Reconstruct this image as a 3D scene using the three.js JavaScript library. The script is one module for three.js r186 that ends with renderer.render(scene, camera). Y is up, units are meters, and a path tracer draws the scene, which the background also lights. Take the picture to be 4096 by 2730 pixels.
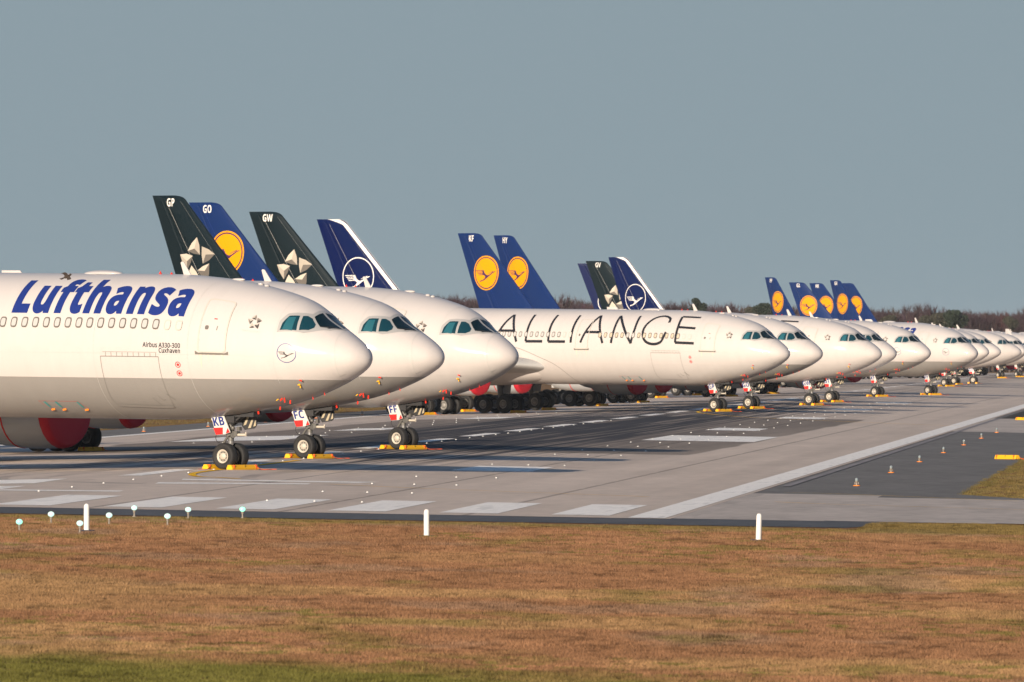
import * as THREE from 'three';
import { FontLoader } from 'three/addons/loaders/FontLoader.js';
import { TessellateModifier } from 'three/addons/modifiers/TessellateModifier.js';
import { mergeGeometries } from 'three/addons/utils/BufferGeometryUtils.js';

// ---------------------------------------------------------------- camera, sky, sun, exposure
const scene = new THREE.Scene();
const FPX = 61000, EYE = 4.65;                                   // long lens, eye height over the runway crown
const camera = new THREE.PerspectiveCamera(2 * Math.atan(1365 / FPX) * 180 / Math.PI, 1024 / 682, 20, 12000);
camera.position.set(0, EYE, 0);
camera.rotation.x = 31 / FPX;
camera.focus = 620; camera.userData.fStop = 11;
const renderer = new THREE.WebGLRenderer({ antialias: true });
renderer.setSize(1024, 682);
renderer.toneMapping = THREE.LinearToneMapping;
renderer.toneMappingExposure = 1.5;
renderer.shadowMap.enabled = true;
const SUN_EL = 14 * Math.PI / 180, SUN_AZ = 23 * Math.PI / 180;  // low sun behind the camera, to the left
const sunDir = new THREE.Vector3(-Math.sin(SUN_AZ) * Math.cos(SUN_EL), Math.sin(SUN_EL), Math.cos(SUN_AZ) * Math.cos(SUN_EL));
{
  const w = 256, h = 128, px = new Float32Array(w * h * 4);
  const hor = [.178, .228, .255], mid = [.085, .14, .222], zen = [.028, .068, .155];
  for (let j = 0; j < h; j++) for (let i = 0; i < w; i++) {
    const el = ((j + .5) / h - .5) * Math.PI, az = ((i + .5) / w - .5) * 2 * Math.PI;
    const v = new THREE.Vector3(Math.cos(el) * Math.cos(az), Math.sin(el), Math.cos(el) * Math.sin(az));
    const t = Math.max(0, v.y), k = Math.max(0, v.dot(sunDir)), glow = .18 * Math.pow(k, 10) + .4 * Math.pow(k, 90);
    const a = Math.min(1, t / .3), b = Math.max(0, (t - .3) / .7);
    for (let c = 0; c < 3; c++) {
      const s = a * a * (3 - 2 * a), m = hor[c] + (mid[c] - hor[c]) * s;
      px[(j * w + i) * 4 + c] = m + (zen[c] - m) * b + glow * [1, .8, .55][c];
    }
    px[(j * w + i) * 4 + 3] = 1;
  }
  const sky = new THREE.DataTexture(px, w, h, THREE.RGBAFormat, THREE.FloatType);
  sky.mapping = THREE.EquirectangularReflectionMapping; sky.magFilter = THREE.LinearFilter; sky.minFilter = THREE.LinearFilter; sky.needsUpdate = true;
  scene.background = sky; scene.environment = sky;
}
const sun = new THREE.DirectionalLight(new THREE.Color().setRGB(1, .84, .66), 4.6);
sun.position.copy(sunDir).multiplyScalar(1500).add(new THREE.Vector3(40, 0, -1200));
sun.target.position.set(40, 0, -1200);
sun.castShadow = true;
Object.assign(sun.shadow.camera, { left: -1300, right: 1300, top: 400, bottom: -400, near: 1, far: 4500 });
sun.shadow.mapSize.set(8192, 8192);
scene.add(sun, sun.target);

// ---------------------------------------------------------------- helpers
function rng(seed) { let a = seed >>> 0; return () => { a = (a + 0x6D2B79F5) >>> 0; let t = a; t = Math.imul(t ^ (t >>> 15), t | 1); t ^= t + Math.imul(t ^ (t >>> 7), t | 61); return ((t ^ (t >>> 14)) >>> 0) / 4294967296; }; }
const R = rng(7);
const hash = (x, y) => { let h = Math.imul(x | 0, 374761393) ^ Math.imul(y | 0, 668265263); h = Math.imul(h ^ (h >>> 13), 1274126177); return ((h ^ (h >>> 16)) >>> 0) / 4294967296; };
function vn(x, y) { const i = Math.floor(x), j = Math.floor(y), f = x - i, g = y - j, u = f * f * (3 - 2 * f), v = g * g * (3 - 2 * g); return (hash(i, j) * (1 - u) + hash(i + 1, j) * u) * (1 - v) + (hash(i, j + 1) * (1 - u) + hash(i + 1, j + 1) * u) * v; }
const fbm = (x, y, n = 3) => { let s = 0, a = .5, t = 0; for (let k = 0; k < n; k++) { s += a * vn(x, y); t += a; a *= .5; x = x * 2.03 + 17.1; y = y * 2.03 + 5.7; } return s / t; };
const sm = (a, b, x) => { const t = Math.min(1, Math.max(0, (x - a) / (b - a))); return t * t * (3 - 2 * t); };
const rgb = (r, g, b) => new THREE.Color().setRGB(r, g, b);
const taken = {};
function numbered(n) { const k = taken[n] = (taken[n] ?? -1) + 1; return k ? n + '_' + String(k).padStart(3, '0') : n; }
function shade(o) { o.traverse(m => { if (m.isMesh) { m.castShadow = true; m.receiveShadow = true; } }); return o; }
function top(o, name, label, category, group, kind) {
  o.name = numbered(name); o.userData = { label, category };
  if (group) o.userData.group = group;
  if (kind) o.userData.kind = kind;
  scene.add(o); return shade(o);
}
function structure(o, name) { o.name = name; o.userData = { kind: 'structure' }; scene.add(o); return shade(o); }
function part(name, geo, mat, parent) { const m = new THREE.Mesh(geo, mat); m.name = name; parent.add(m); return m; }
const mat = (c, rough = .8, o = {}) => new THREE.MeshPhysicalMaterial({ color: c, roughness: rough, side: THREE.DoubleSide, ...o });
function box(w, h, d, x = 0, y = 0, z = 0) { const g = new THREE.BoxGeometry(w, h, d); g.translate(x, y, z); return g; }
function cyl(r0, r1, len, seg = 12) { return new THREE.CylinderGeometry(r0, r1, len, seg); }
function bar(p, q, r0, r1 = r0, seg = 8) {               // tapered rod from p to q
  const a = new THREE.Vector3(...p), b = new THREE.Vector3(...q), d = b.clone().sub(a), g = new THREE.CylinderGeometry(r1, r0, d.length(), seg);
  g.applyQuaternion(new THREE.Quaternion().setFromUnitVectors(new THREE.Vector3(0, 1, 0), d.clone().normalize())); g.translate((a.x + b.x) / 2, (a.y + b.y) / 2, (a.z + b.z) / 2); return g;
}
const merge = list => mergeGeometries(list.map(g => { g = g.index ? g.toNonIndexed() : g; for (const k of Object.keys(g.attributes)) if (!['position', 'normal', 'uv'].includes(k)) g.deleteAttribute(k); return g; }));
function grid(nu, nv, f, closeU = false) {               // param surface
  const pos = [], uv = [], idx = [];
  for (let j = 0; j <= nv; j++) for (let i = 0; i <= nu; i++) { const p = f(i / nu, j / nv); pos.push(p[0], p[1], p[2]); uv.push(p[3] ?? i / nu, p[4] ?? j / nv); }
  for (let j = 0; j < nv; j++) for (let i = 0; i < nu; i++) { const a = j * (nu + 1) + i, b = a + 1, c = a + nu + 1, d = c + 1; idx.push(a, b, d, a, d, c); }
  const g = new THREE.BufferGeometry(); g.setAttribute('position', new THREE.Float32BufferAttribute(pos, 3)); g.setAttribute('uv', new THREE.Float32BufferAttribute(uv, 2)); g.setIndex(idx); g.computeVertexNormals(); return g;
}
function dataTex(w, h, f, rx = 1, ry = 1, srgb = true) {
  const d = new Uint8Array(w * h * 4), enc = v => Math.round(255 * Math.min(1, Math.max(0, srgb ? (v <= .0031308 ? 12.92 * v : 1.055 * Math.pow(v, 1 / 2.4) - .055) : v)));
  for (let j = 0; j < h; j++) for (let i = 0; i < w; i++) { const c = f((i + .5) / w, (j + .5) / h), k = (j * w + i) * 4; d[k] = enc(c[0]); d[k + 1] = enc(c[1]); d[k + 2] = enc(c[2]); d[k + 3] = 255; }
  const t = new THREE.DataTexture(d, w, h, THREE.RGBAFormat); t.colorSpace = srgb ? THREE.SRGBColorSpace : THREE.NoColorSpace;
  t.wrapS = t.wrapT = THREE.RepeatWrapping; t.magFilter = THREE.LinearFilter; t.minFilter = THREE.LinearMipmapLinearFilter; t.generateMipmaps = true; t.repeat.set(rx, ry); t.needsUpdate = true; return t;
}
const font = await new FontLoader().loadAsync('fonts/droid/droid_sans_bold.typeface.json');
const fontR = await new FontLoader().loadAsync('fonts/droid/droid_sans_regular.typeface.json');

// ---------------------------------------------------------------- the runway's own coordinates: d across (right +), a along; cambered crown
const SL = .0463, X0 = -39.75, CA = Math.cos(Math.atan(SL)), SA = Math.sin(Math.atan(SL)), CAMBER = .0175;
const gd = d => -CAMBER * Math.min(Math.abs(d), 60);
const W = (d, a, up = 0) => new THREE.Vector3(X0 + a * SA + d * CA, gd(d) + up, -(a * CA - d * SA));
const dOf = (x, z) => (x - X0 - SL * -z) * CA;              // z is the world z (negative ahead)
const aOf = (x, z) => (x - X0) * SA + -z * CA;
const groundY = (x, z) => gd(dOf(x, z));
function sheet(polys, lift, m, uvs = [1, 1, 0]) {              // convex (d,a) polygons, cut where the camber breaks
  const pos = [], uv = [], cuts = [-60, 0, 60];
  const clip = (p, c, keepLess) => { const o = []; p.forEach((q, i) => { const r = p[(i + 1) % p.length], iq = keepLess ? q[0] <= c : q[0] >= c, ir = keepLess ? r[0] <= c : r[0] >= c; if (iq) o.push(q); if (iq !== ir) { const t = (c - q[0]) / (r[0] - q[0]); o.push([c, q[1] + t * (r[1] - q[1])]); } }); return o; };
  for (const poly of polys) {
    let list = [poly];
    for (const c of cuts) list = list.flatMap(p => [clip(p, c, true), clip(p, c, false)]).filter(p => p.length > 2);
    for (const p of list) for (let i = 1; i < p.length - 1; i++) {
      let tri = [p[0], p[i], p[i + 1]];
      const area = (tri[1][0] - tri[0][0]) * (tri[2][1] - tri[0][1]) - (tri[2][0] - tri[0][0]) * (tri[1][1] - tri[0][1]);
      if (Math.abs(area) < 1e-7) continue;
      if (area < 0) tri = [tri[0], tri[2], tri[1]];
      for (const q of tri) { const w = W(q[0], q[1], lift); pos.push(w.x, w.y, w.z); uv.push(q[0] * uvs[0], (q[1] - uvs[2]) * uvs[1]); }
    }
  }
  const g = new THREE.BufferGeometry(); g.setAttribute('position', new THREE.Float32BufferAttribute(pos, 3)); g.setAttribute('uv', new THREE.Float32BufferAttribute(uv, 2)); g.computeVertexNormals();
  return new THREE.Mesh(g, m);
}
const rect = (d0, d1, a0, a1) => [[d0, a0], [d1, a0], [d1, a1], [d0, a1]];
function ribbon(pts, wd, n = 40) {                              // painted line along (d,a) points
  const c = new THREE.CatmullRomCurve3(pts.map(p => new THREE.Vector3(p[0], p[1] / 10, 0)), false, 'centripetal').getPoints(n), out = [];
  for (let i = 0; i < n; i++) {
    const p = [c[i].x, c[i].y * 10], q = [c[i + 1].x, c[i + 1].y * 10], dx = q[0] - p[0], dy = q[1] - p[1], l = Math.hypot(dx, dy) || 1, nx = -dy / l * wd / 2, ny = dx / l * wd / 2;
    out.push([[p[0] + nx, p[1] + ny], [q[0] + nx, q[1] + ny], [q[0] - nx, q[1] - ny], [p[0] - nx, p[1] - ny]]);
  }
  return out;
}

// ---------------------------------------------------------------- ground materials
const groundBump = dataTex(256, 256, (u, v) => { const k = hash(u * 256, v * 256) * .6 + vn(u * 64, v * 64) * .4; return [k, k, k]; }, 1, 1, false);
const gb = (rx, ry) => { const t = groundBump.clone(); t.repeat.set(rx, ry); t.needsUpdate = true; return t; };
const soilTex = dataTex(512, 512, (u, v) => {
  const n = fbm(u * 24, v * 24, 4), m = fbm(u * 90 + 3, v * 90, 2), g = sm(.56, .72, fbm(u * 9 + 40, v * 9, 3));
  const k = .62 + .5 * n + .25 * (m - .5);
  return [(.28 - .12 * g) * k, (.145 - .01 * g) * k, (.07 - .02 * g) * k];
}, 1 / 60, 1 / 60);
const M_soil = mat(0xffffff, 1, { map: soilTex, specularIntensity: .1 });
const RW = 47, RL = 1200, RA = 440;
const runwayTex = dataTex(1024, 2048, (u, v) => {
  const d = (u - .5) * RW, a = RA + v * RL;
  let k = .86 + .16 * fbm(d * .5, a * .05, 3) + .12 * (fbm(d * 3, a * .35, 2) - .5) + .10 * (vn(d * 1.3 + 9, a * .012) - .5);
  // lanes laid side by side, with their joints
  const lane = Math.floor((d + 30.4) / 5.6); k *= .97 + .06 * hash(lane, 5);
  for (const j of [-17.4, -11.9, -6.1, 6.1, 11.9, 17.4]) if (Math.abs(d - j) < .06 + .05 * vn(a * .3, j)) k *= .62;
  if (Math.abs((a - 521) / 1 + (d * .2)) < .3) k *= .8;
  // darker overlay in the touchdown zone, with a ragged edge
  const rag = 1.2 * (vn(a * .06, 3) - .5);
  const patch = sm(-16.9, -16.2, d + rag) * (1 - sm(15.3, 15.6, d + rag * .3)) * sm(700, 708, a + 3 * rag) * (1 - sm(1052, 1056, a));
  k *= 1 - .56 * patch * (.82 + .3 * fbm(d * .4, a * .02, 2));
  // tyre rubber: long streaks down the wheel tracks
  const lat = Math.exp(-Math.pow((Math.abs(d + .5) - 4.6) / 3.4, 2)) + .6 * Math.exp(-Math.pow(d / 9, 2));
  const reach = sm(560, 760, a + 60 * (vn(d * .9, 1) - .5)) * (1 - .75 * sm(1050, 1500, a));
  const streak = sm(.25, .75, .55 * vn(d * 4.2, a * .011) + .45 * vn(d * 9 + 30, a * .03 + 4)) * .8 + .35 * fbm(d * 1.2, a * .03, 2);
  const rub = Math.min(1, lat * reach * streak * 1.75);
  // two looping tyre marks near the threshold
  let sk = 0; for (const [cd, ca, r] of [[-1, 566, 3.9], [1.5, 560, 4.4], [9, 570, 5]]) { const q = Math.hypot(d - cd, (a - ca) / 7); if (d < cd + 1 && Math.abs(q - r) < .28) sk = .34 * vn(a * .2, d); }
  const base = [.63 * k, .52 * k, .435 * k], dark = [.034, .036, .046];
  const f = Math.min(1, rub * .93 + sk);
  return base.map((b, i) => b * (1 - f) + dark[i] * f);
}, 1, 1);
runwayTex.offset.set(.5, 0);
const M_runway = mat(0xffffff, .95, { map: runwayTex, bumpMap: gb(40, 900), bumpScale: .012, specularIntensity: .25 });
const farTex = dataTex(512, 512, (u, v) => { const d = (u - .5) * RW; let k = .84 + .2 * fbm(d * .5, v * 20, 3); const l = Math.exp(-Math.pow((Math.abs(d) - 4.6) / 4, 2)) * .45 * vn(d * 4, v * 3); return [.60 * k * (1 - l), .50 * k * (1 - l), .42 * k * (1 - l)]; }, 1, 1);
farTex.offset.set(.5, 0);
const M_runwayFar = mat(0xffffff, .95, { map: farTex, bumpMap: gb(40, 900), bumpScale: .012, specularIntensity: .25 });
const asphalt = (r, g, b) => { const t = dataTex(256, 256, (u, v) => { const k = .8 + .3 * fbm(u * 20, v * 12, 3) + .16 * (vn(u * 100, v * 60) - .5); return [r * k, g * k, b * k]; }, 1 / 24, 1 / 90); return mat(0xffffff, .95, { map: t, bumpMap: gb(.8, .8), bumpScale: .01, specularIntensity: .25 }); };
const M_shoulder = asphalt(.19, .18, .17), M_strip = asphalt(.115, .12, .13), M_taxi = asphalt(.50, .435, .385), M_seal = asphalt(.28, .26, .26);
const paintTex = (r, g, b) => dataTex(256, 256, (u, v) => { const w = sm(.16, .4, vn(u * 60, v * 9) * .6 + vn(u * 14, v * 5) * .4), k = (.84 + .16 * w) * (.9 + .14 * fbm(u * 30, v * 30, 2)); return [r * k, g * k, b * k]; }, 1 / 9, 1 / 40);
const M_white = mat(0xffffff, .8, { map: paintTex(.95, .90, .83), bumpMap: gb(.8, .8), bumpScale: .012, specularIntensity: .25 }), M_yellow = mat(0xffffff, .8, { map: paintTex(.93, .52, .02), bumpMap: gb(.8, .8), bumpScale: .012, specularIntensity: .25 });

// ---------------------------------------------------------------- ground, runway, paint
structure(sheet([rect(-4000, 4000, -300, 9000)], 0, M_soil), 'ground');
structure(sheet([rect(-31, -23.5, 437, 2950), rect(23.5, 30.6, 453.5, 2950), [[30.6, 521], [36, 521], [30.6, 543]], rect(24, 80, 1068, 1300)], .008, M_shoulder), 'runway_shoulder');
structure(sheet([[[-31, 437], [29, 440], [31, 456], [31, 457], [-31, 452.6]]], .012, M_strip), 'end_strip');
structure(sheet([rect(23.5, 28, 455, 534), rect(28, 33.1, 456, 527), rect(33.1, 120, 457, 521)], .016, M_taxi), 'taxiway');
structure(sheet([[[23.4, 933], [90, 912], [90, 1068], [23.4, 1106]]], .016, M_taxi), 'cross_taxiway');
structure(sheet([rect(-23.5, 23.5, 453.2, RA + RL)], .02, M_runway), 'runway');
structure(sheet([rect(-23.5, 23.5, RA + RL, 2950)], .02, M_runwayFar), 'runway_far_part');
for (const [o, l] of [['runway', RL], ['runway_far_part', RL]]) {
  const g = scene.getObjectByName(o).geometry, uv = g.attributes.uv;
  for (let i = 0; i < uv.count; i++) uv.setXY(i, uv.getX(i) / RW, (uv.getY(i) - RA) / l);
}
function paint(polys, name, m = M_white, lift = .028) { structure(sheet(polys, lift, m), name); }
{
  let k = 0; const nm = n => n + (k ? '_' + String(k).padStart(3, '0') : '');
  for (const side of [1, -1]) for (let i = 0; i < 6; i++) { const d = 2.92 + i * 3.365; paint([side > 0 ? rect(d, d + 1.75, 458.4, 488.8) : rect(-d - 1.75, -d, 458.4, 488.8)], nm('threshold_stripe')); k++; }
  k = 0; for (const [d0, d1] of [[22.2, 23.3], [-24.2, -23.2]]) { paint([rect(d0, d1, 454, 2940)], nm('edge_line')); k++; }
  k = 0; for (let a = 556.9; a < 2900; a += 50) { paint([rect(-.4, .45, a, a + 30)], nm('centreline_dash')); k++; }
  k = 0; for (const [d0, d1, a0, a1] of [[9.5, 12.6, 601, 625], [9.5, 15.4, 801, 846], [9.5, 12.5, 900, 925], [9.4, 12.4, 1049, 1073], [9.4, 12.4, 1195, 1219], [9.4, 12.4, 1345, 1368]]) for (const s of [1, -1]) { paint([s > 0 ? rect(d0, d1, a0, a1) : rect(-d1, -d0, a0, a1)], nm('touchdown_stripe')); k++; }
  k = 0; for (const p of [[[-1, 500.6], [3.6, 504.3], [3.7, 500.9], [-1, 497]], [[-3.9, 544.6], [-1.4, 545.8], [-1.1, 526.6], [-3, 527.1]], [[-3, 517.5], [-.5, 515.3], [-.4, 504], [-2, 504]], [[2.6, 548], [9.6, 549], [9.1, 544.4], [2.8, 544]], [[2.7, 534], [7.7, 539.6], [7.8, 536], [2.9, 529]]]) { paint([p], nm('runway_number_stroke')); k++; }
  k = 0; for (const [pts, w] of [[[[4.42, 551.4], [3.4, 555], [2.5, 557.5], [1.75, 565.2], [1.42, 574], [1.4, 590], [1.48, 607], [1.46, 618], [1.45, 636]], .28], [[[8.5, 537.3], [12.6, 528], [19.7, 515.9], [20.6, 514]], .16], [[[1.3, 1140], [1.35, 1127], [2.06, 1110], [2.84, 1099], [6.31, 1064], [9.5, 1046], [13.2, 1029], [20, 1001.6], [23, 992]], .22], [[[25.1, 505], [26.8, 501.7], [33.4, 495], [60, 478]], .16], [[[33, 521.5], [26, 536], [24.5, 537]], .14]]) { paint(ribbon(pts, w), nm('yellow_guide_line'), M_yellow, .036); k++; }
  k = 0; for (const [d0, d1] of [[23.75, 24.05]]) { paint([rect(d0, d1, 560, 1104)], nm('edge_joint'), M_seal, .028); k++; }
}

// ---------------------------------------------------------------- aircraft: shapes
// s = metres aft of the nose, ph = angle up from the starboard side; local x forward, y up, z starboard; origin on the ground under the nose leg
const AX = 4.73, TP = Math.tan(.5 * Math.PI / 180), NG = 6.67, DEG = Math.PI / 180;
const PS = [0, .1, .3, .7, 1.2, 1.9, 2.4, 3, 3.8, 4.8, 6, 7.5, 9, 11, 44, 48, 52, 56, 60, 62.5, 63.7];
const PT = [-.40, -.1, .12, .42, .72, 1.12, 1.55, 1.88, 2.13, 2.36, 2.57, 2.72, 2.805, 2.82, 2.82, 2.82, 2.8, 2.72, 2.5, 2.2, 1.9];
const PB = [-.40, -.66, -.84, -1.08, -1.33, -1.61, -1.79, -1.97, -2.17, -2.36, -2.55, -2.73, -2.81, -2.82, -2.82, -2.55, -1.95, -1.1, -.1, .65, 1.2];
const PW = [0, .36, .64, .93, 1.21, 1.55, 1.77, 1.98, 2.2, 2.42, 2.607, 2.734, 2.80, 2.82, 2.82, 2.74, 2.45, 1.95, 1.2, .6, .2];
const PC = [-.40, -.36, -.34, -.32, -.29, -.245, -.205, -.165, -.13, -.097, -.065, -.04, -.015, 0, 0, .1, .4, .8, 1.2, 1.4, 1.5];
const PU = PS.map(Math.sqrt);
function slopes(y) { const n = PU.length, h = [], d = [], m = []; for (let i = 0; i < n - 1; i++) { h[i] = PU[i + 1] - PU[i]; d[i] = (y[i + 1] - y[i]) / h[i]; } m[0] = d[0]; m[n - 1] = d[n - 2]; for (let i = 1; i < n - 1; i++) m[i] = d[i - 1] * d[i] <= 0 ? 0 : 3 * (h[i - 1] + h[i]) / ((2 * h[i] + h[i - 1]) / d[i - 1] + (h[i] + 2 * h[i - 1]) / d[i]); return m; }
const MT = slopes(PT), MB = slopes(PB), MW = slopes(PW), MC = slopes(PC);
function section(s) {
  const u = Math.sqrt(Math.max(0, s)); let k = 0; while (k < PU.length - 2 && u > PU[k + 1]) k++;
  const h = PU[k + 1] - PU[k], t = (u - PU[k]) / h, a = 2 * t ** 3 - 3 * t * t + 1, b = t ** 3 - 2 * t * t + t, c = -2 * t ** 3 + 3 * t * t, e = t ** 3 - t * t;
  return [[PT, MT], [PB, MB], [PW, MW], [PC, MC]].map(([y, m]) => a * y[k] + b * h * m[k] + c * y[k + 1] + e * h * m[k + 1]);
}
const P3 = (s, y, z) => [NG - s, AX + y - (NG - s) * TP, z];      // airframe point -> local
function skin(s, ph, off = 0) {                                    // point on the fuselage skin, pushed out by off
  const f = (s, ph) => { const [t, b, w, c] = section(s), sn = Math.sin(ph); return [s, sn > 0 ? c + (t - c) * sn : c + (c - b) * sn, w * Math.cos(ph)]; };
  const p = f(s, ph);
  if (off) {
    const e = .004, a = f(s + e, ph), b = f(s, ph + e), A = [a[0] - p[0], a[1] - p[1], a[2] - p[2]], B = [b[0] - p[0], b[1] - p[1], b[2] - p[2]];
    let n = [A[1] * B[2] - A[2] * B[1], A[2] * B[0] - A[0] * B[2], A[0] * B[1] - A[1] * B[0]]; const l = Math.hypot(...n) || 1;
    const c = section(s)[3], sgn = (n[1] * (p[1] - c) + n[2] * p[2]) < 0 ? -1 : 1;
    for (let i = 0; i < 3; i++) p[i] += n[i] / l * off * sgn;
  }
  return P3(...p);
}
const tess = new TessellateModifier(.16, 7);
const RC = 2.82;
function onSkin(geo, off, port = false) {                          // (s, arc metres) flat shape -> lies on the skin
  let g = geo.index ? geo.toNonIndexed() : geo; g = tess.modify(g);
  const p = g.attributes.position;
  for (let i = 0; i < p.count; i++) { const q = skin(p.getX(i), p.getY(i) / RC, off); p.setXYZ(i, q[0], q[1], port ? -q[2] : q[2]); }
  g.computeVertexNormals(); return g;
}
const flat = (pts) => new THREE.ShapeGeometry(new THREE.Shape(pts.map(([s, d]) => new THREE.Vector2(s, d * DEG * RC))));
const onSkinPoly = (pts, off, port) => onSkin(flat(pts), off, port);
function strokes(lines, wd, closed = false) {                      // painted strokes in (s, arc) space
  const gs = [];
  for (const L of lines) {
    const v = L.map(([s, d]) => new THREE.Vector3(s, d * DEG * RC, 0)), n = Math.max(8, L.length * 5);
    const c = L.length > 2 ? new THREE.CatmullRomCurve3(v, closed, 'centripetal').getPoints(n) : [...Array(n + 1)].map((_, i) => v[0].clone().lerp(v[1], i / n));
    gs.push(grid(1, n, (u, t) => { const i = Math.round(t * n), a = c[Math.max(0, i - 1)], b = c[Math.min(n, i + 1)], dx = b.x - a.x, dy = b.y - a.y, l = Math.hypot(dx, dy) || 1; return [c[i].x - dy / l * (u - .5) * wd, c[i].y + dx / l * (u - .5) * wd, 0]; }));
  }
  return merge(gs);
}
function outline(shape, wd) {                                       // a band of paint along a letter's edges, to thicken it
  const gs = [];
  for (const c of [shape, ...shape.holes]) {
    let p = c.getPoints(6); if (p[0].distanceTo(p[p.length - 1]) < 1e-6) p = p.slice(0, -1); const n = p.length, pos = [];
    const nrm = p.map((q, i) => { const a = p[(i + n - 1) % n], b = p[(i + 1) % n], u = q.clone().sub(a).normalize(), v = b.clone().sub(q).normalize(), m = new THREE.Vector2(-u.y - v.y, u.x + v.x), l = m.lengthSq() || 1; return m.multiplyScalar(Math.min(2 / l, 1.2)); });
    for (let i = 0; i < n; i++) { const j = (i + 1) % n, A = p[i].clone().addScaledVector(nrm[i], wd), B = p[j].clone().addScaledVector(nrm[j], wd), C = p[j].clone().addScaledVector(nrm[j], -wd), D = p[i].clone().addScaledVector(nrm[i], -wd); for (const q of [A, B, C, A, C, D]) pos.push(q.x, q.y, 0); }
    const g = new THREE.BufferGeometry(); g.setAttribute('position', new THREE.Float32BufferAttribute(pos, 3)); g.setAttribute('uv', new THREE.Float32BufferAttribute(new Float32Array(pos.length / 3 * 2), 2)); g.setAttribute('normal', new THREE.Float32BufferAttribute(pos.map((_, i) => i % 3 === 2 ? 1 : 0), 3)); gs.push(g);
  }
  return gs;
}
function textShape(str, f, size, kx = 1, sp = 0, bold = 0) {                  // flat lettering, x to the right
  const gs = []; let x = 0;
  for (const ch of str) {
    const w = (f.data.glyphs[ch]?.ha ?? 500) * size / f.data.resolution;
    if (ch !== ' ') { const sh = f.generateShapes(ch, size); for (const g of [new THREE.ShapeGeometry(sh, 5).toNonIndexed(), ...(bold ? sh.flatMap(q => outline(q, bold)).map(g => g.translate(0, 0, -.001)) : [])]) { g.translate(x, 0, 0); gs.push(g); } }
    x += w + sp;
  }
  const g = merge(gs); g.scale(kx, 1, 1); g.userData.width = x * kx; return g;
}
function skinText(str, f, size, s0, s1, deg, off, bold = 0) {                // runs from s0 (aft) towards the nose, fitted to end at s1
  const g = textShape(str, f, size, 1, bold * 1.2, bold); g.computeBoundingBox(); const b = g.boundingBox, k = (s0 - s1) / (b.max.x - b.min.x), p = g.attributes.position;
  for (let i = 0; i < p.count; i++) p.setXYZ(i, s0 - (p.getX(i) - b.min.x) * k, p.getY(i) + deg * DEG * RC, 0);
  return onSkin(g, off);
}
const wedge = [[.345, 90], [.279, 111], [.235, 139], [.131, 118], [.117, 60], [.233, 78]];  // one blade of the five-point star mark: tip, left, right corners with bowed sides
function starTone(k, facet) { const a = ([118, -78, 18][facet] - 72 * k) * DEG, t = -.45 * Math.cos(a) + .89 * Math.sin(a); return t > .35 ? 0 : t > -.32 ? 2 : 1; }   // the print shows each blade as a small pyramid
const blades15 = [...Array(15)].map((_, i) => [i % 5, Math.floor(i / 5)]);
function starBlade(k, R, facet) {                                   // facet 0,1,2 of blade k; returns [x,y] polygon
  const pt = ([r, a]) => [R * r / .345 * Math.cos((a - 72 * k) * DEG), R * r / .345 * Math.sin((a - 72 * k) * DEG)], c = [.194, 104];
  return (facet === 0 ? [wedge[0], wedge[1], wedge[2], c] : facet === 1 ? [wedge[2], wedge[3], wedge[4], c] : [wedge[4], wedge[5], wedge[0], c]).map(pt);
}
// the flying crane, in a unit circle
const craneBody = [[-.36, .18], [-.2, .19], [-.18, .12], [-.1, -.03], [.04, -.13], [.16, -.15], [.3, -.12], [.62, .06], [.86, .12], [.87, .09], [.7, .02], [.3, -.21], [.05, -.37], [-.2, -.5], [-.6, -.6], [-.62, -.53], [-.3, -.46], [-.15, -.36], [-.06, -.25], [-.16, -.18], [-.35, -.09], [-.3, .02]];
const craneFeathers = [0, 1, 2, 3].map(k => { const x = -.98 + k * .085, y = .175 - k * .095; return [[x, y], [-.36 + k * .03, y + .012], [-.34 + k * .03, y - .03], [x + .03, y - .042]]; });
const craneCrest = [[.2, -.04], [.68, .14], [.7, .1], [.44, .02], [.21, -.065]];
const cranePolys = [craneBody, ...craneFeathers, craneCrest];
const polyGeo = pts => new THREE.ShapeGeometry(new THREE.Shape(pts.map(p => new THREE.Vector2(p[0], p[1]))));
const ringGeo = (r0, r1) => { const g = new THREE.RingGeometry(r0, r1, 56, 1); g.deleteAttribute('normal'); return g; };
const craneGeo = () => merge(cranePolys.map(polyGeo).map(g => { g.deleteAttribute('normal'); return g; }));
function place(geo, sc, cx, cy, mirror = 1) { const p = geo.attributes.position; for (let i = 0; i < p.count; i++) p.setXYZ(i, cx + mirror * (sc[0] ?? sc) * p.getX(i), cy + (sc[1] ?? sc) * p.getY(i), 0); return geo; }

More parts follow.
